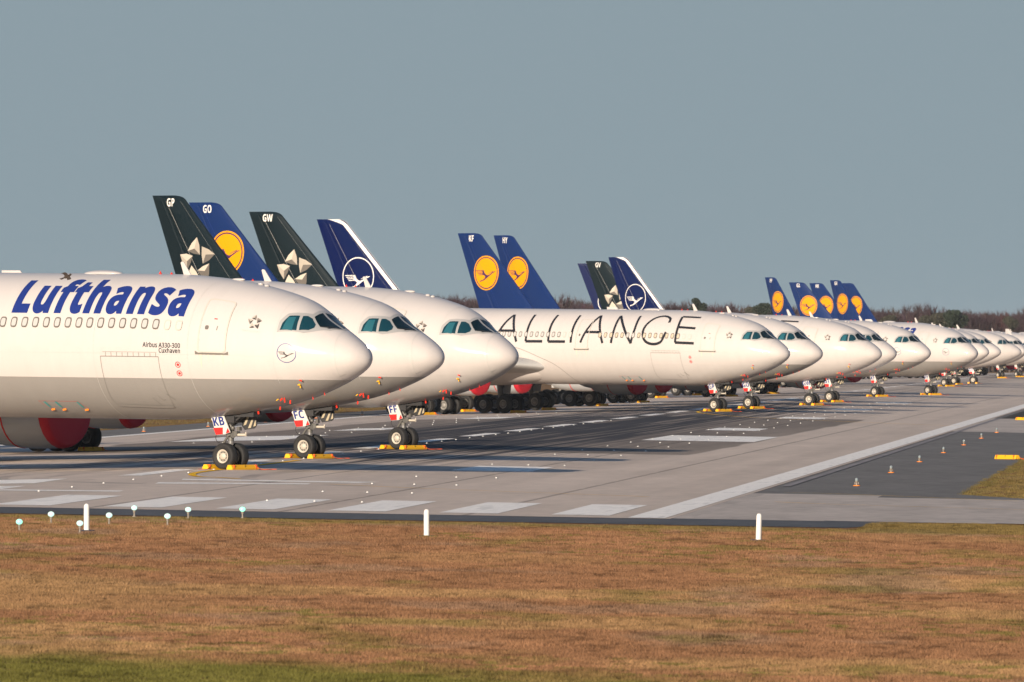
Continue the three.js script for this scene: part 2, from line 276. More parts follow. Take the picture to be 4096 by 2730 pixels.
// fin, in (s aft, y above ground)
const FIN_TOP = 16.46, FIN_BOT = 6.9;
const finTE = y => 62.33 - (FIN_TOP - y) * .386;
function finLE(y) { const l = 58.95 - (16.1 - y) * .948; if (y <= 16.05) return l; const t = (y - 16.05) / (FIN_TOP - 16.05); return 58.9 + .95 * (1 - Math.sqrt(Math.max(0, 1 - t * t))) + .2 * t; }
const foil = u => 5 * (.2969 * Math.sqrt(u) - .126 * u - .3516 * u * u + .2843 * u ** 3 - .1036 * u ** 4);
function finHalf(s, y) { const a = finLE(y), b = finTE(y), u = Math.min(1, Math.max(0, (s - a) / (b - a))); return Math.max(.006, .10 * (b - a) * foil(u)) * Math.min(1, .25 + (FIN_TOP - y) * 3); }
function finMesh(u0, u1) {
  return grid(28, 26, (u, v) => {
    const y = FIN_BOT + (FIN_TOP - FIN_BOT) * (1 - (1 - v) ** 1.6), t = u * 2 - 1, w = u0 + (u1 - u0) * (u0 ? Math.abs(t) : t * t), a = finLE(y), b = finTE(y), s = a + (b - a) * w;
    return [NG - s, y, Math.sign(t) * (Math.abs(t) < 1e-6 && !u0 ? 0 : finHalf(s, y)), s / 6, y / 6];
  });
}
function finCap(u0, u1) { const y = FIN_TOP; return grid(12, 1, (u, v) => { const a = finLE(y), b = finTE(y), s = a + (b - a) * (u0 + (u1 - u0) * u); return [NG - s, y, (v * 2 - 1) * finHalf(s, y)]; }); }
function onFin(geo, off) { let g = geo.index ? geo.toNonIndexed() : geo; g = tess.modify(g); const p = g.attributes.position; for (let i = 0; i < p.count; i++) { const s = p.getX(i), y = p.getY(i); p.setXYZ(i, NG - s, y, finHalf(s, y) + off); } g.computeVertexNormals(); return g; }

// ---------------------------------------------------------------- aircraft: materials
const grime = dataTex(512, 512, (u, v) => { const k = .955 + .05 * fbm(u * 40, v * 10, 3) + .02 * (vn(u * 240, v * 3) - .5); return [k, k * .996, k * .985]; }, 1 / 16, 1 / 9);
const gloss = { clearcoat: .5, clearcoatRoughness: .12, specularIntensity: .25 };
const coat = { clearcoat: .3, clearcoatRoughness: .06, specularIntensity: .2 };
const M = {
  white: mat(rgb(.555, .52, .507), .55, { map: grime, ...gloss }), belly: mat(rgb(.275, .262, .25), .5, { map: grime, ...gloss }), wing: mat(rgb(.42, .42, .42), .45, { map: grime }),
  blue: mat(rgb(.005, .022, .105), .4, coat), navy: mat(rgb(.001, .007, .06), .4, coat), black: mat(rgb(.005, .012, .016), .4, coat), title: mat(rgb(.012, .03, .19), .4),
  ink: mat(rgb(.012, .012, .016), .45), yellow: mat(rgb(.76, .31, .0), .5, { specularIntensity: .2 }), violet: mat(rgb(.05, .012, .08), .45), emblem: mat(rgb(.78, .76, .73), .45),
  star: [mat(rgb(.55, .49, .41), .5), mat(rgb(.13, .115, .10), .5), mat(rgb(.40, .355, .295), .5)], starSmall: [mat(rgb(.42, .38, .33), .5), mat(rgb(.05, .042, .04), .5), mat(rgb(.2, .175, .15), .5)],
  glass: mat(rgb(.006, .04, .055), .06, { clearcoat: .4, clearcoatRoughness: .03 }), shade: mat(rgb(.02, .11, .14), .25, { clearcoat: .6 }), frame: mat(rgb(.36, .355, .35), .45), windscreen: mat(rgb(.003, .012, .016), .08, { specularIntensity: .5 }),
  pane: mat(rgb(.47, .46, .445), .3), paneWarm: mat(rgb(.52, .45, .34), .3), rim: mat(rgb(.14, .125, .11), .6), seam: mat(rgb(.47, .46, .44), .6), seamDark: mat(rgb(.2, .19, .175), .6), sill: mat(rgb(.16, .14, .12), .6), doorEdge: mat(rgb(.5, .47, .42), .5),
  rubber: mat(rgb(.016, .016, .017), .75), hub: mat(rgb(.50, .455, .385), .5), hubMain: mat(rgb(.26, .25, .235), .5), metal: mat(rgb(.42, .42, .42), .35, { metalness: .8 }), grease: mat(rgb(.15, .145, .135), .5, { metalness: .3 }), gearDark: mat(rgb(.03, .03, .032), .6),
  board: mat(rgb(.6, .585, .56), .45), red: mat(rgb(.62, .012, .01), .6), cover: mat(rgb(.50, .006, .02), .7), wrap: mat(rgb(.42, .36, .25), .6), nacelle: mat(rgb(.40, .41, .42), .4, gloss), lip: mat(rgb(.6, .6, .6), .25, { metalness: .9 }), tagY: mat(rgb(.8, .42, .01), .6), tagR: mat(rgb(.75, .03, .01), .6), teal: mat(rgb(.03, .3, .3), .6), orange: mat(rgb(.85, .22, .01), .6), lamp: mat(rgb(.8, .8, .78), .1), stain: mat(rgb(.62, .55, .45), .6),
};

// ---------------------------------------------------------------- aircraft: shared geometry
const SPLIT = -1.2;
const splitPh = s => { const [, b, , c] = section(s); const k = (SPLIT - c) / (c - b); return k <= -1 ? -Math.PI / 2 : Math.asin(k); };
const sOf = v => 63.7 * (v < .5 ? 11 / 63.7 * (v / .5) ** 2 : 11 / 63.7 + (v - .5) / .5 * (1 - 11 / 63.7));
const G = {};
G.upper = grid(72, 110, (u, v) => { const s = sOf(v), a = splitPh(s), ph = a + (Math.PI - 2 * a) * u; return [...skin(s, ph), s, ph * RC]; });
G.lower = grid(40, 110, (u, v) => { const s = sOf(v), a = splitPh(s), ph = -Math.PI - a + (Math.PI + 2 * a) * u; return [...skin(s, ph), s, ph * RC]; });
G.fairing = grid(48, 30, (u, v) => { const s = 19.6 + v * 22, e = Math.pow(Math.sin(Math.PI * Math.min(1, Math.max(0, .08 + v * .86))), .45), a = u * 2 * Math.PI, q = (x) => Math.sign(x) * Math.abs(x) ** .8; return [...P3(s, -1.3 + 1.72 * e * q(Math.sin(a)), (2.2 + .85 * e) * e * q(Math.cos(a))), s, u * 14]; });
G.fin = merge([finMesh(0, .69), finCap(0, .69)]); G.rudder = merge([finMesh(.697, 1), finCap(.697, 1)]);
function wingGeo(sgn, st) {                                        // st: list of [z, LE s, chord, y, thickness]
  return grid(32, st.length - 1, (u, v) => { const [z, le, c, y, tc] = st[Math.round(v * (st.length - 1))], t = u * 2 - 1, w = t * t; return [...P3(le + c * w, y + Math.sign(t) * tc * c * foil(w) * .5 * 2 + (t < 0 ? .25 * tc * c * foil(w) : 0), sgn * z), w * c, z]; });
}
const wingStations = [[2.0, 21.2, 12.2, -1.5, .12], [3.6, 22.2, 10.9, -1.4, .12], [6, 23.2, 9.6, -1.2, .12], [9.4, 25.5, 7.6, -.85, .115], [15, 29.2, 6.1, -.25, .11], [22, 33.8, 4.4, .55, .1], [29.2, 38.5, 2.6, 1.4, .1]];
const tailStations = [[.6, 54.6, 6, 1.35, .1], [5, 57.6, 4.2, 1.8, .1], [9.6, 60.6, 2.3, 2.2, .09]];
for (const [n, sg] of [['S', 1], ['P', -1]]) {
  G['wing' + n] = wingGeo(sg, wingStations); G['tail' + n] = wingGeo(sg, tailStations);
  G['winglet' + n] = grid(10, 4, (u, v) => { const t = u * 2 - 1, w = t * t, c = 2.4 - 1.4 * v; return [...P3(38.6 + v * 1.7 + c * w, 1.4 + v * 1.5, sg * (29.2 + .25 * v) + Math.sign(t) * .1 * c * foil(w)), u, v]; });
}
function lathe(prof, seg = 28) { const g = new THREE.LatheGeometry(prof.map(p => new THREE.Vector2(p[1], p[0])), seg); g.rotateZ(Math.PI / 2); return g; }     // profile [aft, radius] about the local x axis (aft = -x)
const aftLathe = prof => lathe(prof.map(([x, r]) => [x, r]));
function engineGeo(k) {
  return { body: aftLathe([[.12, 1.36 * k], [.02, 1.42 * k], [.0, 1.47 * k], [.12, 1.53 * k], [.7, 1.6 * k], [1.8, 1.6 * k], [3.2, 1.48 * k], [4.1, 1.3 * k], [4.1, 1.05 * k], [5.2, .82 * k], [5.8, .55 * k], [6.4, .1 * k]].map(([x, r]) => [x, r])), cover: aftLathe([[-.05, 0], [-.08, .6 * k], [-.08, 1.1 * k], [-.06, 1.4 * k], [.0, 1.5 * k], [.12, 1.56 * k], [.3, 1.6 * k], [.3, 1.5 * k]]), ring: aftLathe([[2.2, 1.57 * k], [2.2, 1.597 * k], [2.26, 1.592 * k], [2.26, 1.56 * k]]) };
}
G.engBig = engineGeo(1); G.engSmall = engineGeo(.76);
function pylonGeo(k) { const sh = new THREE.Shape([[.6, 1.3 * k], [4.6, 1.0 * k], [7.2, 1.75], [5.5, 2.2], [3.6, 2.15]].map(p => new THREE.Vector2(-p[0], p[1]))); const g = new THREE.ExtrudeGeometry(sh, { depth: .36, bevelEnabled: true, bevelSize: .05, bevelThickness: .05, bevelSegments: 1 }); g.translate(0, 0, -.18); return g; }
G.pylonBig = pylonGeo(1); G.pylonSmall = pylonGeo(.76);
function tyre(r, w, hub) { const g = new THREE.LatheGeometry([[hub, -w * .30], [hub * 1.06, -w * .4], [r * .8, -w * .5], [r * .92, -w * .46], [r * .985, -w * .32], [r, -w * .12], [r, w * .12], [r * .985, w * .32], [r * .92, w * .46], [r * .8, w * .5], [hub * 1.06, w * .4], [hub, w * .30]].map(p => new THREE.Vector2(...p)), 36); g.rotateX(Math.PI / 2); return g; }
function rimGeo(r, w) {
  const l = p => { const g = new THREE.LatheGeometry(p.map(q => new THREE.Vector2(...q)), 28); g.rotateX(Math.PI / 2); return g; };
  return merge([l([[r, -w * .42], [r * .98, -w * .44], [r * .82, -w * .42], [r * .74, -w * .3], [r * .45, -w * .26], [r * .45, -w * .44], [.001, -w * .47]]), l([[r, w * .42], [r * .98, w * .44], [r * .82, w * .42], [r * .74, w * .3], [r * .45, w * .26], [r * .45, w * .44], [.001, w * .47]]), ...[...Array(8)].flatMap((_, i) => [1, -1].map(s => { const a = i * Math.PI / 4, g = new THREE.CylinderGeometry(r * .07, r * .07, .03, 6); g.rotateX(Math.PI / 2); g.translate(Math.cos(a) * r * .6, Math.sin(a) * r * .6, s * w * .3); return g; }))]);
}
G.noseRecess = new THREE.RingGeometry(.135, .2, 24).translate(0, 0, .125); G.mainRecess = new THREE.RingGeometry(.17, .255, 24).translate(0, 0, .16);
G.noseTyre = tyre(.515, .39, .26); G.noseRim = rimGeo(.27, .39); G.mainTyre = tyre(.69, .5, .33); G.mainRim = rimGeo(.34, .5);
G.noseLeg = merge([bar([.06, 2.3, 0], [.0, 1.0, 0], .13, .12), bar([0, 1.05, 0], [0, .5, 0], .085, .085, 12), bar([0, .52, -.42], [0, .52, .42], .07), bar([-.1, 1.35, 0], [-.36, 1.02, 0], .05), bar([-.36, 1.02, .06], [-.1, .6, .06], .045), bar([-.36, 1.02, -.06], [-.1, .6, -.06], .045), bar([-.2, 1.35, -.17], [.25, 1.35, .17], .12), bar([.05, 1.4, -.24], [.05, 1.4, .24], .11), box(.24, .2, .22, .28, 1.4, .03), box(.12, .16, .16, .3, 1.6, -.16), new THREE.SphereGeometry(.09, 10, 8).translate(.2, 1.62, .12), bar([.0, 2.2, .22], [-.05, 1.4, .1], .03), bar([.0, 2.2, -.22], [-.05, 1.4, -.1], .03)]);
G.noseRod = merge([bar([.3, 1.36, .05], [.8, 1.36, .05], .055), bar([.78, 1.30, .05], [.78, 1.47, .05], .03)]); G.hose = new THREE.TorusGeometry(.2, .016, 6, 16, Math.PI).rotateZ(Math.PI / 2).translate(-.45, 1.25, .1);
G.noseChrome = merge([bar([0, 1.0, 0], [0, .62, 0], .09, .09, 14), bar([.02, 1.12, 0], [.0, .98, 0], .125, .12, 14)]);
G.noseBay = merge([box(1.6, .3, .5, .45, 2.2, -.06), bar([.9, 2.3, .1], [.1, 1.75, .1], .05), bar([.9, 2.3, -.1], [.1, 1.75, -.1], .05), box(.5, .25, .5, .1, 1.95, 0)]);
const plate = (pts, th = .04) => { const g = new THREE.ExtrudeGeometry(new THREE.Shape(pts.map(p => new THREE.Vector2(...p))), { depth: th, bevelEnabled: true, bevelSize: .008, bevelThickness: .008, bevelSegments: 1 }); return g; };
G.board = plate([[-.62, 1.92], [-.68, 2.0], [-.66, 2.06], [-.6, 2.09], [-.08, 2.13], [.23, 1.5], [-.02, 1.43], [-.45, 1.4]]).translate(0, -.04, .3);
G.boardRed = plate([[-.565, 1.66], [-.12, 1.68], [-.12, 1.435], [-.44, 1.41]], .004).translate(0, -.04, .352);
G.boardTri = plate([[.04, 1.46], [.215, 1.505], [.12, 1.66]], .004).translate(0, -.04, .352);
G.bayDoor = plate([[.3, 2.28], [1.02, 2.28], [1.0, 1.72], [.9, 1.62], [.42, 1.56], [.3, 1.7]], .03).translate(0, 0, -.36);
G.bayWrap = merge([[[.38, 1.72], [.62, 2.2], [.72, 2.22], [.5, 1.76]], [[.6, 1.62], [.78, 1.96], [.86, 1.98], [.72, 1.63]], [[.86, 1.68], [.96, 1.95], [.97, 1.72]], [[.66, 2.06], [.74, 2.2], [.8, 2.2], [.76, 2.06]]].map(p => plate(p, .004))).translate(0, 0, -.324);
G.mainLeg = merge([bar([0, 3.0, 0], [0, .72, 0], .2, .17), bar([-.99, .7, 0], [.99, .7, 0], .13), bar([-.99, .7, -.75], [-.99, .7, .75], .09), bar([.99, .7, -.75], [.99, .7, .75], .09), bar([0, 1.9, 0], [-1.1, 2.9, 0], .08), bar([0, 1.7, 0], [0, 2.9, -1.2], .08), bar([.18, 1.5, 0], [.45, .85, 0], .06)]);
G.mainDoor = plate([[-.6, 1.5], [.6, 1.5], [.8, 2.9], [-.8, 2.9]], .05);
// marks, windows, doors
const winShape = (k, m = 0) => { const v = []; for (let i = 0; i < 24; i++) { const a = i / 24 * 2 * Math.PI; v.push([k * .128 * Math.sign(Math.cos(a)) * Math.abs(Math.cos(a)) ** .55 + m * 0, k * 3.7 * Math.sign(Math.sin(a)) * Math.abs(Math.sin(a)) ** .7]); } return v; };
const winCache = {};
function winGeo(s, deg) {                                            // windows in the straight barrel share one shape
  const key = s > 11 ? 'b' : s.toFixed(2); const s0 = s > 11 ? 20 : s;
  if (!winCache[key]) winCache[key] = { pane: onSkinPoly(winShape(.86).map(([a, b]) => [s0 + a, deg + b]), .028), rim: onSkin((() => { const o = new THREE.Shape(winShape(1.16).map(([a, b]) => new THREE.Vector2(s0 + a, (deg + b) * DEG * RC))); o.holes.push(new THREE.Path(winShape(.86).map(([a, b]) => new THREE.Vector2(s0 + a, (deg + b) * DEG * RC)))); return new THREE.ShapeGeometry(o); })(), .033) };
  return { ...winCache[key], shift: s > 11 ? s - 20 : 0 };
}
const doorPts = (s0, s1, p0, p1, r = .16) => { const out = [], rd = r / RC / DEG; for (const [cs, cp, a0] of [[s1 - r, p0 + rd, -90], [s1 - r, p1 - rd, 0], [s0 + r, p1 - rd, 90], [s0 + r, p0 + rd, 180]]) for (let i = 0; i <= 4; i++) { const a = (a0 + i * 22.5) * DEG; out.push([cs + r * Math.cos(a), cp + rd * Math.sin(a)]); } return out; };
const frameOf = (pts, k) => { const c = pts.reduce((m, p) => [m[0] + p[0] / pts.length, m[1] + p[1] / pts.length], [0, 0]); const sh = new THREE.Shape(pts.map(p => new THREE.Vector2(p[0], p[1] * DEG * RC))); sh.holes.push(new THREE.Path(pts.map(p => new THREE.Vector2(p[0] + Math.sign(c[0] - p[0]) * Math.min(k, Math.abs(c[0] - p[0])), (p[1] + Math.sign(c[1] - p[1]) * Math.min(k / RC / DEG, Math.abs(c[1] - p[1]))) * DEG * RC)))); return new THREE.ShapeGeometry(sh); };
function doorSet(s0, s1) {
  const p = doorPts(s0, s1, -2.8, 47); return {
    panel: onSkinPoly(doorPts(s0 + .04, s1 - .04, -2, 46.2), .02), edge: onSkin(frameOf(p, .055), .026), sill: onSkinPoly([[s0 - .1, -4.4], [s1 + .1, -4.4], [s1 + .1, -1.4], [s1 - .05, -3], [s0 + .05, -3], [s0 - .1, -1.4]], .03),
    port: onSkinPoly(winShape(.62).map(([a, b]) => [s1 - .34 + a, 18.6 + b * .8]), .028), handle: onSkinPoly([[s1 - .8, 16.8], [s1 - .76, 16.8], [s1 - .78, 20.6], [s1 - .82, 20.6]], .03), label: onSkinPoly([[s1 - .72, 26.4], [s1 - .58, 26.4], [s1 - .58, 27.3], [s1 - .72, 27.3]], .03),
    stain: ([[s0 + .1, .1, -16], [s1 - .2, .14, -18], [s0 + .5, .05, -11], [s1 - .5, .05, -13]].map(([s, w, e]) => flat([[s, -4.6], [s + w, -4.6], [s + w * .7, e * .7], [s + w * .5, e], [s + w * .3, e * .6]]))).map(g => onSkin(g, .005)) };
}
G.door1 = doorSet(5.02, 6.26); G.door2 = doorSet(16.88, 18.1);
const cw = { w1: [[2.935, 25.4], [2.92, 34.7], [2.797, 46.2], [2.478, 53.2], [2.351, 31.4]], w2: [[2.27, 33.3], [2.389, 55.4], [2.274, 60.4], [2.124, 62.3], [1.904, 57], [1.871, 49.9], [1.987, 41.1]], w3: [[2.13, 67.4], [2.16, 87.6], [1.24, 86.6], [1.5, 66], [1.66, 59.6], [1.74, 57.6]] };
const cf = [[3.03, 22.2], [3.05, 36], [2.88, 48.8], [2.47, 60], [2.31, 66], [2.23, 70], [2.27, 90], [1.13, 90], [1.38, 61], [1.58, 54], [1.8, 43.6], [2.1, 32.4]];
for (const port of [false, true]) { const t = port ? 'P' : 'S'; G['w1' + t] = onSkinPoly(cw.w1, .016, port); G['w2' + t] = onSkinPoly(cw.w2, .016, port); G['w3' + t] = onSkinPoly(cw.w3, .016, port); G['cf' + t] = onSkinPoly(cf, .008, port); }
G.wiper = onSkin(strokes([[[1.72, 58], [1.3, 79]], [[1.22, 84], [1.5, 62]]], .035), .035);
G.curtain = onSkinPoly([[2.86, 27], [2.8, 44], [2.56, 48.5], [2.5, 29]], .0175);
G.starMark = blades15.map(([k, f]) => onSkin(flat(starBlade(k, 1, f).map(([x, y]) => [4.0 - .3 * x + .03 * y, 29 + .4 * y / RC / DEG])), .007));
G.starText = skinText('STAR ALLIANCE', fontR, .09, 4.42, 3.68, 18.6, .007);
G.craneRing = onSkin(place(ringGeo(.93, 1), [.365, .6], 2.575, -.3 * DEG * RC, -1), .007); G.craneMark = onSkin(place(craneGeo(), [.335, .54], 2.575, -.3 * DEG * RC, -1), .007);
G.seams = onSkin(merge([strokes([[[1.0, -88], [.9, -45], [.86, 0], [1.0, 55], [1.1, 90]]], .02), strokes([[[6.72, -80], [6.72, 70]]], .014), strokes([[[11.2, -80], [11.2, 26]]], .014), strokes([[[3.1, -40], [3.1, 88]]], .012), strokes([[[3.3, -5], [30, -5]]], .01)]), .005);
G.cargo = ([strokes([[[10.86, -7.5], [8.07, -7.1]]], .03), strokes([[[10.86, -7.5], [10.87, -25], [10.93, -46], [10.85, -53]]], .022), strokes([[[8.07, -7.1], [8.07, -26], [8.1, -46], [8.2, -56]]], .022), strokes([[[10.75, -4], [8.15, -3.6]]], .014), ...[...Array(10)].map((_, i) => strokes([[[10.6 - i * .268, -7.3], [10.6 - i * .268, -4.2]]], .022)), strokes([[[8.9, -44], [8.72, -52]]], .03), strokes([[[8.6, -42], [8.45, -47], [8.35, -46]]], .025), strokes([[[8.15, -40], [7.9, -47]]], .06)]).map(g => onSkin(g, .01));

G.cargoSill = onSkinPoly([[10.86, -53.2], [10.8, -51.6], [8.25, -53.6], [8.12, -55.4], [8.3, -56.4], [10.7, -54.4]], .03);
G.typeText = merge([skinText('Airbus A330-300', fontR, .18, 8.8, 7.05, .5, .007, .006), skinText('Cuxhaven', fontR, .18, 8.04, 7.05, -3.7, .007, .006)]);
G.title = skinText('Lufthansa', font, 1.7, 15.46, 7.08, 28, .008, .062);
const AL = [[[25.75, 20], [25.6, 25], [25.33, 39], [24.98, 56.4]], [[24.98, 56.4], [24.48, 36], [23.8, 7]], [[25.5, 24.3], [24.2, 24.2]], [[22.97, 57], [22.93, 31.5], [22.9, 7.8]], [[22.9, 7.8], [21.29, 8]], [[20.76, 56.8], [20.79, 31], [20.71, 7.8]], [[20.71, 7.8], [19.09, 8]], [[18.58, 56.5], [18.57, 32], [18.53, 6.4]], [[17.6, 6.6], [17.17, 28], [16.57, 56.3]], [[16.57, 56.3], [16, 29.7], [15.46, 6.3]], [[17.22, 23.4], [15.9, 23.4]], [[14.64, 6.4], [14.59, 25.5], [14.66, 56]], [[14.66, 56], [13.5, 25.7], [12.74, 6.4]], [[12.74, 6.4], [12.63, 28.8], [12.77, 56.1]], [[9.62, 42], [9.75, 50.4], [10.5, 56.4], [11.2, 51], [11.72, 34], [11.73, 21], [11.37, 10], [10.6, 5.6], [9.87, 9.7], [9.58, 25]], [[8.75, 55.8], [7.1, 57.5]], [[8.75, 55.8], [8.6, 34], [8.53, 8.8]], [[8.6, 34], [7, 33.8]], [[8.53, 8.8], [6.82, 8.8]]];
const STAR0 = [[[36.2, 49], [36.9, 55], [37.6, 48], [37.2, 36], [36.4, 27], [36.4, 14], [37.2, 7], [38, 14]], [[35.4, 56], [33.4, 56]], [[34.4, 56], [34.3, 7]], [[32.6, 7], [32.1, 30], [31.5, 56]], [[31.5, 56], [31, 30], [30.4, 7]], [[32.2, 24], [30.8, 24]], [[29.4, 56], [29.4, 7]], [[29.4, 56], [28.4, 52], [28.2, 42], [28.8, 33], [29.4, 32]], [[28.9, 32], [27.9, 7]]];
G.alliance = onSkin(strokes([...AL, ...STAR0], .2), .024);
G.noEntry = [[7.2, -13.5], [7.2, -21]].map(([s, d]) => onSkin(place(ringGeo(.78, 1), .125, s, d * DEG * RC), .01)); G.noEntryDot = [[7.2, -13.5], [7.2, -21]].map(([s, d]) => onSkin(place(new THREE.CircleGeometry(.45, 14), .125, s, d * DEG * RC), .01));
function tagBox(s, d, w, h, tilt = 0, off = .03) { const q = skin(s, d * DEG, off), g = box(w * .72, h * .72, .012); g.rotateZ(tilt); g.rotateY(-.25); g.translate(q[0], q[1], q[2]); return g; }
G.tagsR = ([tagBox(2.29, -40, .3, .07, -.2), tagBox(3.4, -66, .09, .26, .2, .1), tagBox(3.5, -64, .22, .1, .5, .08), tagBox(3.3, -72, .1, .2, -.1, .12), tagBox(5.2, -86, .12, .16, .3, .08), tagBox(4.1, -84, .1, .18, -.2, .1), tagBox(2.6, -86, .05, .14, .2, .07), tagBox(2.1, -88, .05, .14, .3, .07)]);
G.tagsY = ([tagBox(2.43, -47, .22, .08, 0), tagBox(2.42, -50, .09, .2, .1), tagBox(3.62, -62, .2, .05, .4, .1)]);
G.ventsT = ([14.35, 13.8, 12.73].map(s => onSkinPoly([[s - .02, -49.5], [s + .07, -49.5], [s + .02, -53], [s - .02, -57], [s - .1, -57], [s - .06, -53]], .02))); G.ventsR = ([14.4, 13.85, 12.75].map(s => tagBox(s - .15, -60, .3, .09, .1)));
G.ventLine = onSkin(strokes([[[14.65, -49.3], [12.75, -49.3]], [[14.65, -49.3], [14.4, -58.5]], [[12.75, -49.3], [12.45, -58.5]]], .012), .005);
G.fairingJoint = onSkin(strokes([[[24.4, -1.5], [23.6, -3], [21.6, -16.8], [20.3, -28.8], [19.6, -43.6], [19.1, -72]]], .04), .012);
G.pitot = onSkinPoly([[.95, -56.6], [.7, -55.2], [.7, -54.4], [.95, -55.6]], .02);
G.topAnt = (s => { const g = plate([[0, 0], [-.34, 0], [-.5, .48], [-.45, .52], [-.36, .5]], .04); const q = skin(s, Math.PI / 2); g.translate(q[0] + .3, q[1] - .03, -.03); return g; });
G.antenna = G.topAnt(8.9);
G.satDome = (() => { const g = new THREE.SphereGeometry(1, 22, 10, 0, 2 * Math.PI, 0, Math.PI / 2); g.scale(.92, .15, .4); const q = skin(12.9, Math.PI / 2); g.translate(q[0], q[1] - .02, 0); return g; })();
G.beacons = ([[10.1, .09], [9.55, .06]].map(([s, h]) => { const q = skin(s, Math.PI / 2); return new THREE.ConeGeometry(.07, h * 1.5, 8).translate(q[0], q[1] + h * .6, 0); }));
G.bumps = ([6.3, 5.2, 4.9].map((s, i) => { const q = skin(s, Math.PI / 2), g = new THREE.SphereGeometry(1, 10, 6); g.scale([.34, .12, .1][i], .06, .12); g.translate(q[0], q[1] + .01, 0); return g; }));
// fin marks
const FE = { old: [58.3, 12.42, 1.75], fresh: [57.61, 11.22, 1.8], star: [57.61, 11.34, 1.9] };
G.disc = onFin(place(new THREE.CircleGeometry(1, 56), FE.old[2], FE.old[0], FE.old[1], -1), .008); G.discRing = onFin(place(ringGeo(.86, .925), FE.old[2], FE.old[0], FE.old[1], -1), .014); G.discCrane = onFin(place(craneGeo(), FE.old[2] * .86, FE.old[0], FE.old[1], -1), .014);
G.freshRing = onFin(place(ringGeo(.945, 1), FE.fresh[2], FE.fresh[0], FE.fresh[1], -1), .008); G.freshCrane = onFin(place(craneGeo(), FE.fresh[2] * .86, FE.fresh[0], FE.fresh[1] - .1, -1), .008);
G.finStars = blades15.map(([k, f]) => onFin(polyGeo(starBlade(k, FE.star[2], f).map(([x, y]) => [FE.star[0] - x, FE.star[1] + y])), .008));
G.finEdge = (() => { const ys = [...Array(41)].map((_, i) => 7 + (FIN_TOP - .005 - 7) * i / 40), gs = []; for (const sd of [1, -1]) gs.push(grid(4, 40, (u, v) => { const y = 7 + (FIN_TOP - .006 - 7) * (1 - (1 - v) ** 1.7), a = finLE(y), wd = .52 + .75 * sm(15.9, 16.4, y), s = a - .012 + wd * u; return [NG - s, y, sd * (u ? finHalf(s, y) + .008 : .004)]; })); return merge(gs); })();
G.finSeam = onFin(merge([[.60, 8], [.15, 3]].map(([u, w]) => grid(1, 30, (a, v) => { const y = 8 + 8 * v, s = finLE(y) + (finTE(y) - finLE(y)) * u; return [s + (a - .5) * .003 * w, y, 0]; }))), .008);
const flatText = (str, f, size, x, y) => { const g = textShape(str, f, size); g.computeBoundingBox(); const b = g.boundingBox; g.translate(x - (b.min.x + b.max.x) / 2, y, 0); return g; };

